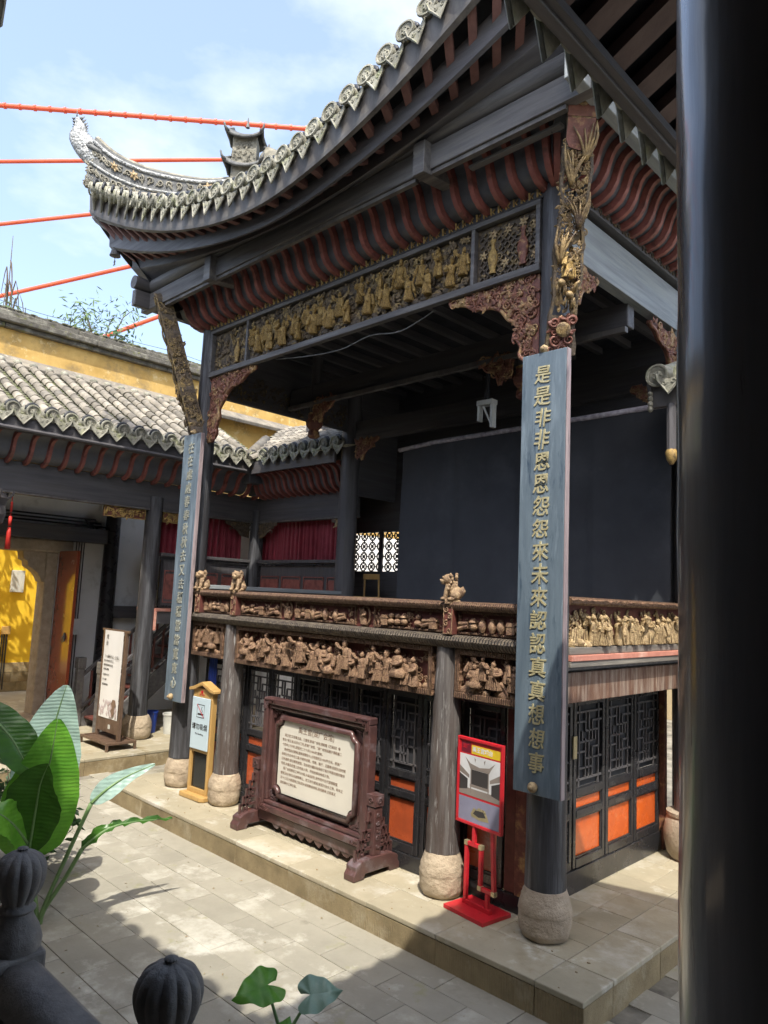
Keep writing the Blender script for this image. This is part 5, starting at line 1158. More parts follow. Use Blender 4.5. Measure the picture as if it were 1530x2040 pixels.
for y0, y1, z0, z1, s in ((.05, .86, 4.04, 4.235, 1), (1.22, 1.75, 4.04, 4.235, 2)):
    b = MB().box(-9.37, -9.33, y0, y1, z0, z1).build('gilt_beam_bracket', m_redbr, wing, bev=.004); q = MB(); foliage(q, YZ(-9.33), y0+.04, y1-.04, z0+.03, z1-.03, 34, random.Random(s), .06); mframe(q, YZ(-9.33), y0, y1, z0, z1, .015, 0, .015); q.build('bracket_foliage', m_gold, b, smooth=40)
for fn_, s, mm in ((lambda u, v, w: V((-9.16+u, 3.37-w, 4.23+v)), 51, m_carve), (lambda u, v, w: V((-6.24-u, 3.37-w, 4.23+v)), 52, m_goldp), (lambda u, v, w: V((-9.33+w, 3.25-u, 4.23+v)), 53, m_carve)):
    rr = random.Random(s); b = MB().prism([(0, 0), (.62, 0), (.60, -.06), (.45, -.11), (.30, -.2), (.22, -.28), (0, -.32)], fn_, -.02, .0).build('beam_bracket', m_carve, wing); q = MB(); foliage(q, fn_, .03, .5, -.16, -.03, 34, rr, .05); foliage(q, fn_, .03, .2, -.28, -.1, 14, rr, .05); q.build('bracket_foliage', mm, b, smooth=True)
# gallery: floors, panelled parapets, curtains
MB().box(-9.9, -9.22, 1.16, 3.5, 2.10, 2.33).build('gallery_floor', m_wy, wing, bev=.006); MB().box(-9.92, -9.19, 1.14, 3.5, 2.333, 2.39).build('floor_edge', m_pinkl, wing, bev=.004); MB().box(-9.225, -9.19, 1.14, 1.18, 1.98, 2.33).build('floor_post', m_pinkl, wing)
MB().box(-9.2, -6.1, 3.42, 4.2, 2.10, 2.33).build('gallery_floor', m_wx, wing, bev=.006)
def parapet(fn, u0, u1, n):
    q = MB(); mframe(q, fn, u0, u1, 2.40, 3.38, .05, 0, .05); pb = q.build('parapet', m_blackl, wing, bev=.006)
    MB().prism([(u0, 2.44), (u1, 2.44), (u1, 3.36), (u0, 3.36)], fn, -.01, .01).build('parapet_board', m_wz, pb)
    w = (u1-u0-.1)/n
    for i in range(n):
        a = u0+.05+w*i+.05; b = u0+.05+w*(i+1)-.05
        q = MB(); mframe(q, fn, a, b, 2.50, 3.12, .018, .012, .03); q.build('red_bead', m_rib, pb)
        MB().prism([(a+.06, 2.56), (b-.06, 2.56), (b-.03, 2.6), (b-.03, 3.02), (b-.06, 3.06), (a+.06, 3.06), (a+.03, 3.02), (a+.03, 2.6)], fn, .012, .02).build('red_panel', m_rib, pb)
        q = MB(); foliage(q, fn, (a+b)/2-.05, (a+b)/2+.05, 2.75, 2.86, 6, random.Random(i), .03, .015); q.build('gilt_motif', m_gold, pb, smooth=True)
    MB().prism([(u0-.02, 3.385), (u1+.02, 3.385), (u1+.02, 3.45), (u0-.02, 3.45)], fn, -.05, .07).build('parapet_rail', m_wz, pb, bev=.008)
parapet(YZ(-9.34), 1.24, 3.28, 3); parapet(XZ(3.42), -9.12, -6.22, 4)
def curtain(fn, u0, u1, z0, z1, label, seed):
    rr = random.Random(seed); n = int((u1-u0)/.012); g = []
    for i in range(n+1):
        u = u0+(u1-u0)*i/n; row = []
        for j in range(7):
            v = z0+(z1-z0)*j/6; k = 1.15-.35*j/6
            row.append(fn(u+.012*math.sin(u*50+j*.2), v, .035*k*math.sin(u*46+1.8*noise.noise((u*3, seed, 0)))+.02*k*math.sin(u*97)))
        g.append(row)
    return tag(MB().sheet(g).build('curtain', m_curt, None, smooth=True), label, 'curtain', 'gallery curtains')
curtain(YZ(-9.55), 1.22, 1.95, 3.40, 4.26, 'crimson curtain hanging just beside the gallery column near the staircase', 1)
curtain(YZ(-9.58), 2.15, 3.2, 3.40, 4.26, 'short crimson curtain behind the couplet board by the staircase', 2)
curtain(XZ(3.60), -9.28, -6.42, 3.40, 4.30, 'wide pleated crimson curtain in the gallery behind the stage', 3)
MB().box(-12.0, -9.62, 3.72, 3.8, 0, 4.8).build('rear_gallery_wall', m_white, wing); MB().box(-9.62, -6.3, 3.85, 3.95, -.03, 2.1).build('undercroft_wall', m_white, wing)
MB().box(-9.3, -7.2, 4.1, 4.16, 2.33, 4.8).build('gallery_back_board', m_wx, wing)
# staircase
st = thing('staircase', (-10.4, 1.9, 0), 'dark timber staircase with red balusters rising behind the gallery column', 'staircase')
NS = 12; y0s, y1s, zt = .75, 3.25, 2.35
for k in range(NS):
    y = y0s+(y1s-y0s)*k/NS; z = zt*(k+1)/NS; MB().box(-10.95, -10.02, y, y+.26, z-.04, z).build('tread', m_maroon, st, bev=.005)
for X in (-10.98, -10.0):
    MB().bar(V((X, y0s-.05, .02)), V((X, y1s, zt-.05)), .06, .34).build('stringer', m_greyx, st, bev=.008)
    MB().bar(V((X, y0s-.1, .98)), V((X, y1s, zt+.92)), .06, .07).build('handrail', m_wy, st, bev=.01)
    MB().bar(V((X, y0s-.1, .32)), V((X, y1s, zt+.26)), .045, .05).build('lower_rail', m_wy, st, bev=.006)
    for k in range(13):
        t = (k+.5)/13; y = y0s+(y1s-y0s)*t; z = zt*t; MB().box(X-.018, X+.018, y-.018, y+.018, z+.30, z+.98).build('baluster', m_maroon, st)
    nw = MB().box(X-.07, X+.07, y0s-.22, y0s-.08, 0, 1.12).build('newel', m_greyx, st, bev=.008); MB().box(X-.085, X+.085, y0s-.235, y0s-.065, 1.12, 1.34).build('newel_cap', m_greyx, nw, bev=.015)
# banner stand
bn = thing('banner_stand', (-9.05, .35, 0), 'bronze frame stand with tall printed cloth banner beside the gallery column', 'banner stand')
for X in (-9.46, -8.64): MB().box(X-.03, X+.03, .32, .38, .10, 2.0).build('upright', m_steel, bn, bev=.004)
MB().box(-9.56, -8.54, .33, .37, 1.965, 2.005).build('top_bar', m_steel, bn, bev=.004); MB().box(-9.43, -8.67, .325, .375, .22, .46).build('bottom_board', m_steel, bn, bev=.006)
q = MB(); mframe(q, lambda u, v, w: V((u, v, w)), -9.55, -8.5, .08, .62, .04, .10, .14); q.build('base_frame', m_steel, bn, bev=.004); MB().box(-9.50, -8.55, .12, .58, .105, .12).build('base_plate', m_steel, bn)
for X in (-9.53, -8.52):
    for Y in (.10, .60): MB().box(X-.02, X+.02, Y-.02, Y+.02, 0, .10).build('foot', m_steel, bn)
g = [[V((-9.41+.72*i/6, .318-.008*math.sin(i), .46+1.52*j/8)) for j in range(9)] for i in range(7)]; cl = MB().sheet(g).build('banner_cloth', m_banner, bn, smooth=True)
for s, x, z, sz in (('戏', -9.27, 1.86, .09), ('台', -9.27, 1.75, .09)): text(s, (x, .305, z), sz, m_black, cl, .0006)
for k, (s, sz) in enumerate((('『一曲看千古一台戏』', .06), ('戏台小景木雕人物生动', .036), ('雕刻精美寓意深远传承', .036), ('会馆戏台楼阁', .036))): text(s, (-9.34, .305, 1.52-.075*k), sz, m_dpr, cl, .0006, align='LEFT')
for k, s in enumerate(('开放时间 九时', '周一 闭馆', '敬请观赏戏曲')): text(s, (-9.34, .305, 1.2-.085*k), .036, m_dpr, cl, .0006, align='LEFT')
q = MB(); fnx = XZ(.307)
for k in range(40): u = random.Random(k).uniform(-9.38, -8.72); v = .50+random.Random(k+99).uniform(0, .24); q.prism([(u-.03, v), (u, v+.05), (u+.03, v+.01), (u+.01, v-.03)], fnx, 0, .0004+.00005*k)
q.build('printed_flowers', mat('faint_pink_print', (.56, .47, .46), scale=4, rough=.8, bump=0), cl)
q = MB(); q.prism([(-8.86, .50), (-8.80, .56), (-8.80, .66), (-8.74, .72), (-8.78, .80), (-8.88, .80), (-8.93, .73), (-8.88, .66), (-8.93, .60)], fnx, .0025, .004); q.build('printed_figure', m_ink, cl)
MB().box(-9.0, -8.93, .315, .322, .29, .36).build('white_plug', m_plasw, bn)
# buckets
def bucket(p, r, h, m, label, name='bucket'):
    t = thing(name, p, label, 'bucket', 'buckets by the stairs'); MB().lathe([(r*.8, 0), (r, h), (r*1.05, h), (r*1.05, h-.03), (r*.95, h-.02), (r*.78, .02)], p, 20).build('shell', m, t, smooth=50)
    x, y, z = p; MB().tube([V((x+r*math.cos(a), y+r*math.sin(a)*.2-r*.6*math.sin(a), z+h-.02-.1*math.sin(a))) for a in [PI*k/10 for k in range(11)]], .006, 4).build('handle', m_steel, t)
bucket((-9.72, 1.52, 0), .13, .40, m_plasb, 'blue plastic bucket behind the gallery column'); bucket((-9.42, 1.78, 0), .155, .38, m_plasw, 'white printed plastic bucket beside the blue one'); bucket((-9.75, 2.22, 0), .19, .36, m_plasr, 'dull red plastic bucket behind the white one')
ln = thing('palace_lantern', (-9.25, -1.80, 4.2), 'dark hanging lantern with a long red tassel under the gallery eave', 'lantern')
MB().lathe([(.05, .55), (.16, .5), (.2, .42), (.17, .30), (.19, .15), (.16, .02), (.08, -.05)], (-9.25, -1.82, 3.7), 6).tube([V((-9.25, -1.82, 4.25)), V((-9.25, -1.82, 4.7))], .01, 4).build('lantern_body', m_wz, ln)
q = MB()
for k in range(6): a = PI*k/3; q.tube(crv([(-9.25+.18*math.cos(a), -1.82+.18*math.sin(a), 4.1), (-9.25+.25*math.cos(a), -1.82+.25*math.sin(a), 4.16), (-9.25+.28*math.cos(a), -1.82+.28*math.sin(a), 4.24)], 5), .02, 5)
q.build('lantern_arms', m_wz, ln)
MB().tube([V((-9.25, -1.55, 4.2)), V((-9.25, -1.55, 3.7))], .006, 4).tube([V((-9.25, -1.55, 4.08)), V((-9.25, -1.55, 3.92))], .02, 8).tube([V((-9.25, -1.55, 3.84)), V((-9.25, -1.55, 3.68))], .028, 8).tube([V((-9.25, -1.55, 3.66)), V((-9.25, -1.55, 3.58)), V((-9.25, -1.55, 3.30))], [.02, .035, .045], 10).build('tassel', m_silk, ln, smooth=True)
# right-hand gallery roof corner
rg = thing('gallery_roof_corner', (.8, 2.2, 5), 'pale tiled roof corner jutting out beside the large dark foreground column', 'roof')
UPR = V((0, 1, .42)).normalized()
for k in range(8):
    x = .28+.30*k
    MB().tube([V((x, 1.60, 5.26)), V((x, 1.60, 5.26))+UPR*1.5], .085, 10).build('cover_tile', m_tend, rg, smooth=60)
    put('round_tile_end', TE, m_tend, rg, Matrix.Translation((x, 1.59, 5.26)) @ Matrix.Scale(1.15, 4)); put('drip_tile', DT, m_tend, rg, Matrix.Translation((x+.15, 1.58, 5.20)) @ Matrix.Scale(1.2, 4))
MB().sheet([[V((.18, 1.62, 5.18)), V((.18, 3.2, 5.84))], [V((2.8, 1.62, 5.18)), V((2.8, 3.2, 5.84))]]).build('roof_boarding', m_pan, rg)
MB().box(.20, 2.8, 1.64, 1.70, 4.93, 5.17).build('eave_board', m_fasc, rg, bev=.006)
MB().bar(V((.19, 1.60, 5.10)), V((.19, 3.1, 5.74)), .04, .16).build('verge_board', m_wy, rg)
q = MB()
for k in range(4): q.ball((.19, 1.62, 5.08-.055*k), (.03, .035, .035), 7, 5)
q.build('verge_scallops', m_tend, rg, smooth=True)
MB().box(.45, 2.8, 2.2, 2.3, 2.2, 5.3).build('end_wall', m_wz, rg)
MB().tube([V((.40, 1.66, 4.45)), V((.40, 1.66, 4.95))], .05, 8).build('hanging_post', m_wz, rg); MB().lathe([(.02, 0), (.05, .05), (.065, .12), (.05, .16)], (.40, 1.66, 4.30), 10).build('gilt_drop', m_gold, rg, smooth=60)
tag(MB().box(-30, 4, 15, 15.3, -.3, 9).build('distant_wall', mat('cream_plaster', (.40, .32, .19), (.33, .26, .15), 1, .85)), 'cream plaster wall of a house far behind the stage window', 'wall')

# ================================================================ the hall the picture is taken from
hall = thing('viewing_hall', (4.2, -5, 1.15), 'dark viewing hall with thick painted column and rafters close overhead', 'hall')
TZ = 1.15
tag(MB().box(-9.0, 6.6, -9, -4.5, GZ-.02, TZ).box(2.75, 6.6, -4.5, -1.2, GZ-.02, TZ-.003).build('terrace', m_baseD), kind='structure')
n = 30; fc = MB().lathe([(.225, TZ+k*(5.6-TZ)/n) for k in range(n+1)], (3.155, -4.315, 0), 36, jit=.006, seed=3).build('column', m_fg, hall, smooth=60)
put('stone_base', base_mesh(21, .32, .3), m_dstone, fc, TR((3.155, -4.315, TZ-.1)))
EX, EZ2 = 1.83, 5.5
def rz(x): return EZ2+.04+.50*(x-EX)
MB().sheet([[V((EX-.02, y, rz(EX)+.05)), V((6.8, y, rz(6.8)+.05))] for y in (-9.3, -1.25)]).build('roof_deck', m_deck, hall)
MB().sheet([[V((EX-.05, y, rz(EX)+.15)), V((6.8, y, rz(6.8)+.15))] for y in (-9.3, -1.22)]).build('roof_tiling', m_tile, hall)
for k in range(26):
    y = -8.0+k*.272
    if y > -1.25: break
    MB().bar(V((EX+.03, y, rz(EX)+.0)), V((6.7, y, rz(6.7)+.0)), .125, .07).build('rafter', m_raft, hall)
    p = Matrix.Translation((EX-.05, y, EZ2+.11)) @ Matrix.Rotation(-PI/2, 4, 'Z')
    put('drip_tile', DT2, m_tend, hall, Matrix.Translation((EX-.045, y+.136, EZ2+.05)) @ Matrix.Rotation(-PI/2, 4, 'Z') @ Matrix.Diagonal((.95, 1.1, 1.1, 1))); put('round_tile_end', TE2, m_tend, hall, p)
MB().box(EX-.03, EX+.03, -9.2, -1.22, EZ2-.05, EZ2+.07).build('eave_board', m_wy, hall, bev=.006); MB().box(EX+.03, EX+.07, -9.2, -1.23, EZ2-.03, EZ2+.02).build('eave_batten', m_wy, hall)
HY, HZ = -5.0, 5.45
MB().sheet([[V((x, HY+.02, HZ+.06)), V((x, -9.3, HZ+2.2))] for x in (-12, EX)]).build('roof_deck', m_deck, hall)
MB().box(-12, EX-.04, HY, HY+.05, HZ-.06, HZ+.06).build('eave_board', m_wx, hall)
for k in range(34):
    x = 1.6-.31*k; put('drip_tile', DT, m_tend, hall, Matrix.Translation((x, HY+.06, HZ+.04)) @ Matrix.Rotation(PI, 4, 'Z') @ Matrix.Scale(1.3, 4)); put('round_tile_end', TE, m_tend, hall, Matrix.Translation((x+.155, HY+.08, HZ+.13)) @ Matrix.Rotation(PI, 4, 'Z') @ Matrix.Scale(1.2, 4))
for i in range(24): MB().bar(V((1.5-.5*i, HY, HZ)), V((1.5-.5*i, -9.2, HZ+2.1)), .12, .07).build('rafter', m_raft, hall)
MB().box(6.6, 6.8, -9.3, -1.2, 0, 8).build('hall_wall', m_wy, hall); MB().box(-12, 6.8, -9.3, -9.1, 0, 8).build('hall_wall', m_wx, hall)
# terrace balustrade
tb = thing('terrace_balustrade', (.7, -4.655, TZ), 'dark stone balustrade with ribbed lotus bud finials along the terrace edge', 'balustrade')
RB = [(.050, 0), (.062, .012), (.05, .026), (.052, .04), (.072, .075), (.084, .115), (.083, .15), (.066, .182), (.038, .20), (.016, .206), (.018, .214), (.004, .22)]
def finial():
    m = MB(); m.lathe([(.085, -.12), (.088, -.09), (.075, -.05), (.055, -.015), (.05, 0)], n=40, wob=lambda a, z: 1+.035*abs(math.cos(4*a)))
    P2 = [(max(.003, p.x), p.y) for p in crv([(a, b, 0) for a, b in RB], 48)]; m.lathe(P2, n=96, wob=lambda a, z: .93+.10*abs(math.cos(6*a)) if z > .03 else 1); return m.mesh('lotus_finial', smooth=45)
FN = finial()
for k, x in enumerate((1.75, .72, -.31, -1.34, -2.37)):
    p = MB().box(x-.085, x+.085, -4.74, -4.57, TZ, 1.52).build('post', m_dstone, tb, bev=.012); put('lotus_finial', FN, m_dstone, p, TR((x, -4.655, 1.64), k*.4))
    if k < 4:
        MB().prism([(-.075, 0), (.075, 0), (.085, .04), (.07, .10), (.04, .125), (-.04, .125), (-.07, .10), (-.085, .04)], lambda u, v, w: V((w, -4.655+u, 1.375+v)), x-.945, x-.087).build('rail', m_dstone, tb, smooth=40); MB().box(x-.945, x-.087, -4.70, -4.61, TZ, 1.372).build('panel', m_dstone, tb, bev=.01)
MB().box(1.837, 2.7, -4.70, -4.61, TZ, 1.372).build('panel', m_dstone, tb, bev=.01); MB().box(1.837, 2.7, -4.73, -4.58, 1.375, 1.49).build('rail', m_dstone, tb, bev=.03)
# ================================================================ plants
CAM = V((3.4865, -5.7178, 2.7952))
def blade(mb, rib, widths, n=18, fold=.25, face=None, wave=.01, seed=0, split=0):
    P = crv(rib, n); rr = random.Random(seed); g = []
    for i, p in enumerate(P):
        t = i/n; d = (P[min(i+1, n)]-P[max(i-1, 0)]).normalized(); nr = (face or V((.75, -.5, .45))); nr = (nr-d*nr.dot(d)).normalized(); sd = d.cross(nr)
        k = t*(len(widths)-1); j = min(int(k), len(widths)-2); w = widths[j]+(widths[j+1]-widths[j])*(k-j)
        row = []
        for s in (-1, -.75, -.5, -.25, 0, .25, .5, .75, 1):
            ruff = wave*math.sin(t*34+s*3+seed)*abs(s)+wave*.5*math.sin(t*71+seed*2)*abs(s)
            row.append(p+sd*(s*w)+nr*(fold*w*(abs(s)**1.3)*1.0-fold*w*.5*s*s+ruff)-d*(abs(s)*w*.18))
        g.append(row)
    mb.sheet(g)
bp = thing('banana_plant', (-3.45, -2.86, GZ), 'broad-leaved banana plant rising behind the lotus finial at the picture edge', 'plant')
def bleaf(rib, widths, m, seed, face=None, fold=.25, stem=None, wave=.008):
    q = MB(); blade(q, rib, widths, 26, fold, face, wave, seed); o = q.build('leaf', m, bp, smooth=True, fix=False)
    P = crv(rib, 20); MB().tube([p for p in P], [.017*(1-.85*i/20) for i in range(21)], 6).build('midrib', m_stem, o, smooth=True)
    if stem: MB().tube(crv(stem+[tuple(P[0])], 14), .019, 7).build('stem', m_stem, bp, smooth=True)
ST = [(-3.45, -2.86, GZ), (-3.55, -2.9, .1)]
fc_ = V((.88, -.36, .32))
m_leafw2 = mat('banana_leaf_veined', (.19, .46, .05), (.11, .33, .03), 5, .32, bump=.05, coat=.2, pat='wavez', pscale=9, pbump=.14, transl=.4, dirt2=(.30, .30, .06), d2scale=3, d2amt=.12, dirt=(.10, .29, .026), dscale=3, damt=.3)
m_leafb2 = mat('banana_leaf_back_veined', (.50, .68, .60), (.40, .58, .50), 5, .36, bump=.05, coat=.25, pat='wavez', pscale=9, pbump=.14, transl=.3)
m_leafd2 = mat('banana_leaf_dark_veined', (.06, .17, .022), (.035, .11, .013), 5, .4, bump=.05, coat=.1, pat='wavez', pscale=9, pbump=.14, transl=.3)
bleaf([(-3.95, -2.77, .42), (-3.96, -2.72, .95), (-3.88, -2.70, 1.42), (-3.76, -2.67, 1.80)], [.05, .24, .30, .30, .24, .15, .03], m_leafb2, 1, V((.9, -.36, .0)), .25, ST)
bleaf([(-3.61, -2.97, .30), (-3.50, -2.94, .74), (-3.40, -2.91, 1.16), (-3.34, -2.90, 1.56)], [.08, .29, .33, .32, .26, .16, .03], m_leafw2, 2, V((.93, -.25, .18)), .2, ST)
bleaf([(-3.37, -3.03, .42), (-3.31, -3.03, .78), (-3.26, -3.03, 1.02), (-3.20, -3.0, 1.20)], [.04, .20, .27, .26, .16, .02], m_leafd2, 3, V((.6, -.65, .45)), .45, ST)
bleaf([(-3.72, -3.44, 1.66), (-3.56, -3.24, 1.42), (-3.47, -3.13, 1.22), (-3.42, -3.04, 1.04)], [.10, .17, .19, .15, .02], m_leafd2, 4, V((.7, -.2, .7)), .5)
bleaf([(-3.40, -2.96, .36), (-3.34, -3.16, .64), (-3.30, -3.31, .79), (-3.36, -3.42, .84)], [.04, .14, .19, .15, .02], m_leafw2, 5, V((.6, -.2, .8)), .3, ST)
bleaf([(-3.05, -2.65, .84), (-2.99, -2.54, .96), (-2.95, -2.37, 1.06), (-2.87, -2.15, 1.15)], [.012, .07, .095, .09, .065, .04, .008], m_leafb2, 7, V((.85, -.45, .2)), .25, [(-3.44, -2.86, GZ), (-3.40, -2.84, -.1), (-3.22, -2.74, .4)])
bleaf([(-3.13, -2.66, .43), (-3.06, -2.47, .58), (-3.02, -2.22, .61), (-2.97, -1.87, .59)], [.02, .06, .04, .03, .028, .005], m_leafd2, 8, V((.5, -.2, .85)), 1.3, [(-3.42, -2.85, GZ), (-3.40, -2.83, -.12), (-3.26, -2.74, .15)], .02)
def bush(name, label, c, rad, n, m, seed, leaf=.06, stems=6, shade=.5, z0=GZ):
    rr = random.Random(seed); t = thing(name, (c[0], c[1], z0), label, 'shrub'); q = MB()
    for _ in range(n):
        p = V((rr.gauss(0, 1), rr.gauss(0, 1), rr.gauss(0, 1))); p = p.normalized()*(rr.random()**.45); p = V((c[0]+p.x*rad[0], c[1]+p.y*rad[1], c[2]+p.z*rad[2]))
        a = V((rr.gauss(0, 1), rr.gauss(0, 1), rr.gauss(-.3, .6))).normalized(); s = leaf*rr.uniform(.6, 1.3); sd = a.orthogonal().normalized(); sd = (Matrix.Rotation(rr.uniform(0, 6), 3, a) @ sd); nn = a.cross(sd)
        q.add([p, p+a*s*.45+sd*s*.26+nn*s*.06, p+a*s, p+a*s*.45-sd*s*.26+nn*s*.06], [(0, 1, 2), (0, 2, 3)])
    q.build('foliage', m, t, fix=False)
    for k in range(stems): e = V((c[0]+rr.uniform(-1, 1)*rad[0]*.7, c[1]+rr.uniform(-1, 1)*rad[1]*.7, c[2]+rr.uniform(-.2, .8)*rad[2])); MB().tube(crv([(c[0]+rr.uniform(-.05, .05), c[1]+rr.uniform(-.05, .05), z0), (c[0]+(e.x-c[0])*.3, c[1]+(e.y-c[1])*.3, c[2]-rad[2]*.5), tuple(e)], 7), [.02, .018, .016, .014, .012, .010, .007, .004], 5).build('stem', m_bark, t)
    return t
bush('leafy_shrub', 'glossy dark green shrub behind the banana leaves at the courtyard edge', (-4.75, -2.55, .40), (.85, .45, .50), 620, m_shrub, 4, .12)
tp_ = thing('taro_plant', (-.25, -2.58, GZ), 'taro plant with heart-shaped leaves rising in front of the paving', 'plant')
def taro(c, s, nrm, tipdir, m, seed):
    nrm = V(nrm).normalized(); td = V(tipdir); td = (td-nrm*td.dot(nrm)).normalized(); sd = td.cross(nrm); c = V(c); q = MB()
    out = [(0, 0)]+[(.10, -.26), (.24, -.34), (.38, -.28), (.46, -.12), (.48, .08), (.40, .32), (.24, .56), (.09, .74), (0, .86)]
    out = [(0, 0)]+[(p.x, p.y) for p in crv([(u, v, 0) for u, v in out[1:]], 30)]
    for sg in (-1, 1):
        g = []
        for u, v in out[1:]:
            row = []
            for f in (0, .35, .7, 1):
                uu, vv = u*f, (v if v < 0 else v)*f+(0 if v < 0 else v*(1-f)*.9); row.append(c+sd*(sg*uu*s)+td*(vv*s)+nrm*(s*(.22*uu+.05*math.sin(v*14+seed)*f-.10*f*f)))
            g.append(row)
        q.sheet(g)
    q.build('leaf', m, tp_, smooth=True, fix=False)
    MB().tube(crv([(-.25+rng.uniform(-.05, .05), -2.58+rng.uniform(-.05, .05), GZ), (-.25, -2.60, .0), tuple(c-nrm*.02)], 14), [.013]*10+[.011, .010, .009, .007, .006], 7).build('stem', m_stem, tp_, smooth=True)
taro((-.31, -2.70, .37), .27, (.40, -.20, .9), (-.3, -.75, -.3), m_taro, 1)
taro((-.20, -2.44, .27), .24, (.40, -.50, .77), (.55, .65, .1), mat('taro_leaf_blue', (.22, .34, .27), (.15, .26, .20), 8, .4, bump=.15, transl=.2), 2)
taro((-.17, -2.68, .13), .13, (.5, -.5, .7), (-.3, .6, .2), m_taro, 3)
# trees beyond the wall
def tree(name, label, base, top, crowns, n, m, seed, leaf, trunk_r, cat='tree', asp=.26):
    rr = random.Random(seed); t = thing(name, base, label, cat, 'bamboo beyond the wall' if cat == 'bamboo' else None)
    tr = MB().tube(crv([base, ((base[0]+top[0])/2+.15, (base[1]+top[1])/2, (base[2]+top[2])/2), top], 12), [trunk_r*(1-.8*k/12) for k in range(13)], 8).build('trunk', m_bark, t, smooth=True)
    q = MB(); lim = MB()
    for (cx, cy, cz, r0) in crowns:
        lim.tube(crv([tuple(V(base).lerp(V(top), rr.uniform(.6, .95))), ((top[0]+cx)/2, (top[1]+cy)/2, (top[2]+cz)/2-.1), (cx, cy, cz)], 6), [trunk_r*.35, .03, .025, .02, .016, .012, .008], 5)
        for _ in range(n):
            p = V((rr.gauss(0, .5), rr.gauss(0, .5), rr.gauss(0, .5)))*r0+V((cx, cy, cz)); a = V((rr.gauss(0, 1), rr.gauss(0, 1), rr.gauss(-.5, .5))).normalized(); s = leaf*rr.uniform(.6, 1.3); sd = a.orthogonal().normalized()
            sd = Matrix.Rotation(rr.uniform(0, 6), 3, a) @ sd; q.add([p, p+a*s*.45+sd*s*asp, p+a*s, p+a*s*.45-sd*s*asp], [(0, 1, 2), (0, 2, 3)])
    lim.build('limbs', m_bark, t); q.build('crown', m, t, fix=False)
rr = random.Random(31)
tree('lane_tree', 'leafy tree in the lane whose shade dapples the yellow wall', (-14.4, -2.6, 0), (-14.5, -1.2, 4.8), [(-14.6+rr.uniform(-.8, .8), -.7+rr.uniform(-1.1, 1.3), 5.4+rr.uniform(-.8, .9), rr.uniform(.4, .7)) for _ in range(10)], 130, m_shrub, 5, .22, .12)
tree('bamboo', 'wispy bamboo showing above the ochre wall under the roof tip', (-19.4, 4.4, GZ), (-19.6, 4.0, 10.6), [(-19.6+rr.uniform(-1.0, .9), 3.9+rr.uniform(-1.0, 1.0), 11.0+rr.uniform(-.6, 1.0), .55) for _ in range(9)], 60, m_bamb, 6, .26, .05, 'bamboo', .10)
tree('bamboo', 'thin bare bamboo stalk with few leaves above the ochre wall at the picture edge', (-21.6, 1.8, GZ), (-21.75, 1.7, 14.2), [(-21.7+rr.uniform(-.5, .5), 1.8+rr.uniform(-.6, .6), 10.6+rr.uniform(-.6, 2.6), .35) for _ in range(7)], 18, m_bamb, 7, .28, .05, 'bamboo', .10)
tree('wall_sapling', 'small green sapling peeping over the ochre wall coping', (-15.0, 2.3, 0), (-14.9, 2.3, 8.9), [(-14.8+rr.uniform(-.2, .2), 2.2+rr.uniform(-.4, .4), 9.05+rr.uniform(-.15, .3), .25) for _ in range(4)], 40, m_shrub, 8, .16, .04)
q = MB(); rr = random.Random(12)                                               # bits of leaf and grit on the paving
for _ in range(150):
    x, y = rr.uniform(-6.5, 2.2), rr.uniform(-4.3, -.8); s = rr.uniform(.006, .022); a = rr.uniform(0, 6); c_, s_ = math.cos(a)*s, math.sin(a)*s
    q.add([(x-c_, y-s_, GZ+.006), (x+s_*.4, y-c_*.4, GZ+.010), (x+c_, y+s_, GZ+.005), (x-s_*.4, y+c_*.4, GZ+.012)], [(0, 1, 2), (0, 2, 3)])
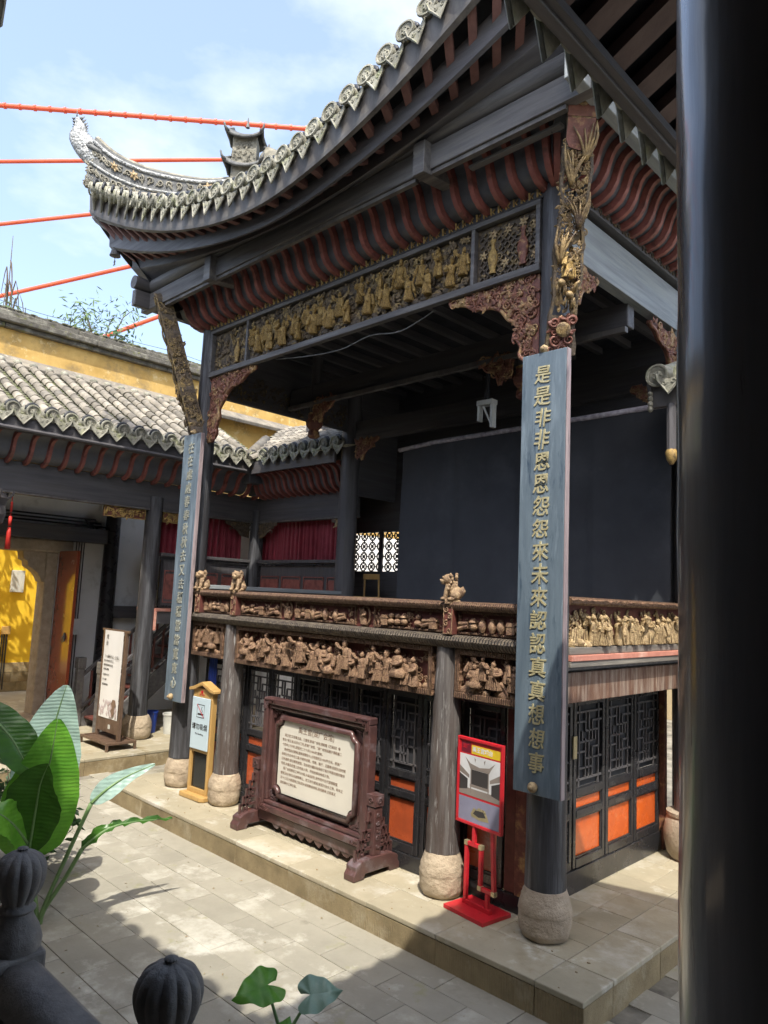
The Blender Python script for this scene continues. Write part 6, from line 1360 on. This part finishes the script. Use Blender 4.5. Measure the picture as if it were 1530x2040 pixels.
for _ in range(60):
    x, y = rr.uniform(-6.0, .6), rr.uniform(-.66, .1); s = rr.uniform(.005, .014); q.ball((x, y, .004), (s, s*.8, s*.5), 5, 3)
tag(q.build('ground_litter', mat('dry_litter', (.40, .34, .22), (.20, .13, .06), 60, .8, bump=0), None, fix=False), 'scattered dry leaf bits and grit on the courtyard paving', None, kind='stuff')
# ================================================================ bridge cables far beyond
CB = [((-59.43, 10.7, 41.81), (-40.91, 29.06, 41.0), .19, 'thick orange bridge cable with clamps, topmost in the sky'), ((-59.66, 11.24, 37.19), (-45.65, 24.85, 38.23), .16, 'orange bridge cable second from the top, nearly level'), ((-59.92, 11.83, 32.03), (-53.92, 17.53, 33.31), .16, 'orange bridge cable third from the top, behind the roof tip'),
      ((-60.21, 12.52, 26.12), (-51.59, 20.47, 29.34), .17, 'orange bridge cable fourth from the top, rising to the eave bell'), ((-53.97, 19.12, 23.3), (-48.32, 24.17, 26.45), .17, 'lowest orange bridge cable, just above the ochre wall')]
for k, (a, b, rad, lab) in enumerate(CB):
    a, b = V(a), V(b); d = b-a; a2 = a-d*.8; b2 = b+d*(1.1 if k else .6)
    t = thing('bridge_cable', tuple(a2), lab, 'cable', 'suspension bridge cables'); c = MB().tube([a2.lerp(b2, i/20) for i in range(21)], rad, 10).build('cable_sheath', m_cable, t, smooth=True)
    if k == 0:
        for i in range(50): p = a2.lerp(b2, i/50); MB().tube([p-d.normalized()*.08, p+d.normalized()*.08], rad*1.35, 10).build('cable_clamp', m_cable, t)
for o in list(COL.objects):
    if o.parent is not None and any(w in o.name for w in ('lettering', 'scroll', 'foliage', 'flowers', 'carved_trees', 'carved_animals', 'landscape', 'relief', 'dentils', 'carved_rocks', 'fins', 'cloud_carving', 'fret', 'medallions', 'carving', 'ridge_foot', 'printed_flowers', 'diagonal_lattice', 'gilt_motif', 'window_lattice', 'verge_scallops', 'lightning', 'limbs', 'ridge_roll', 'mosaic_band')): o['kind'] = 'stuff'
bpy.context.view_layer.update()
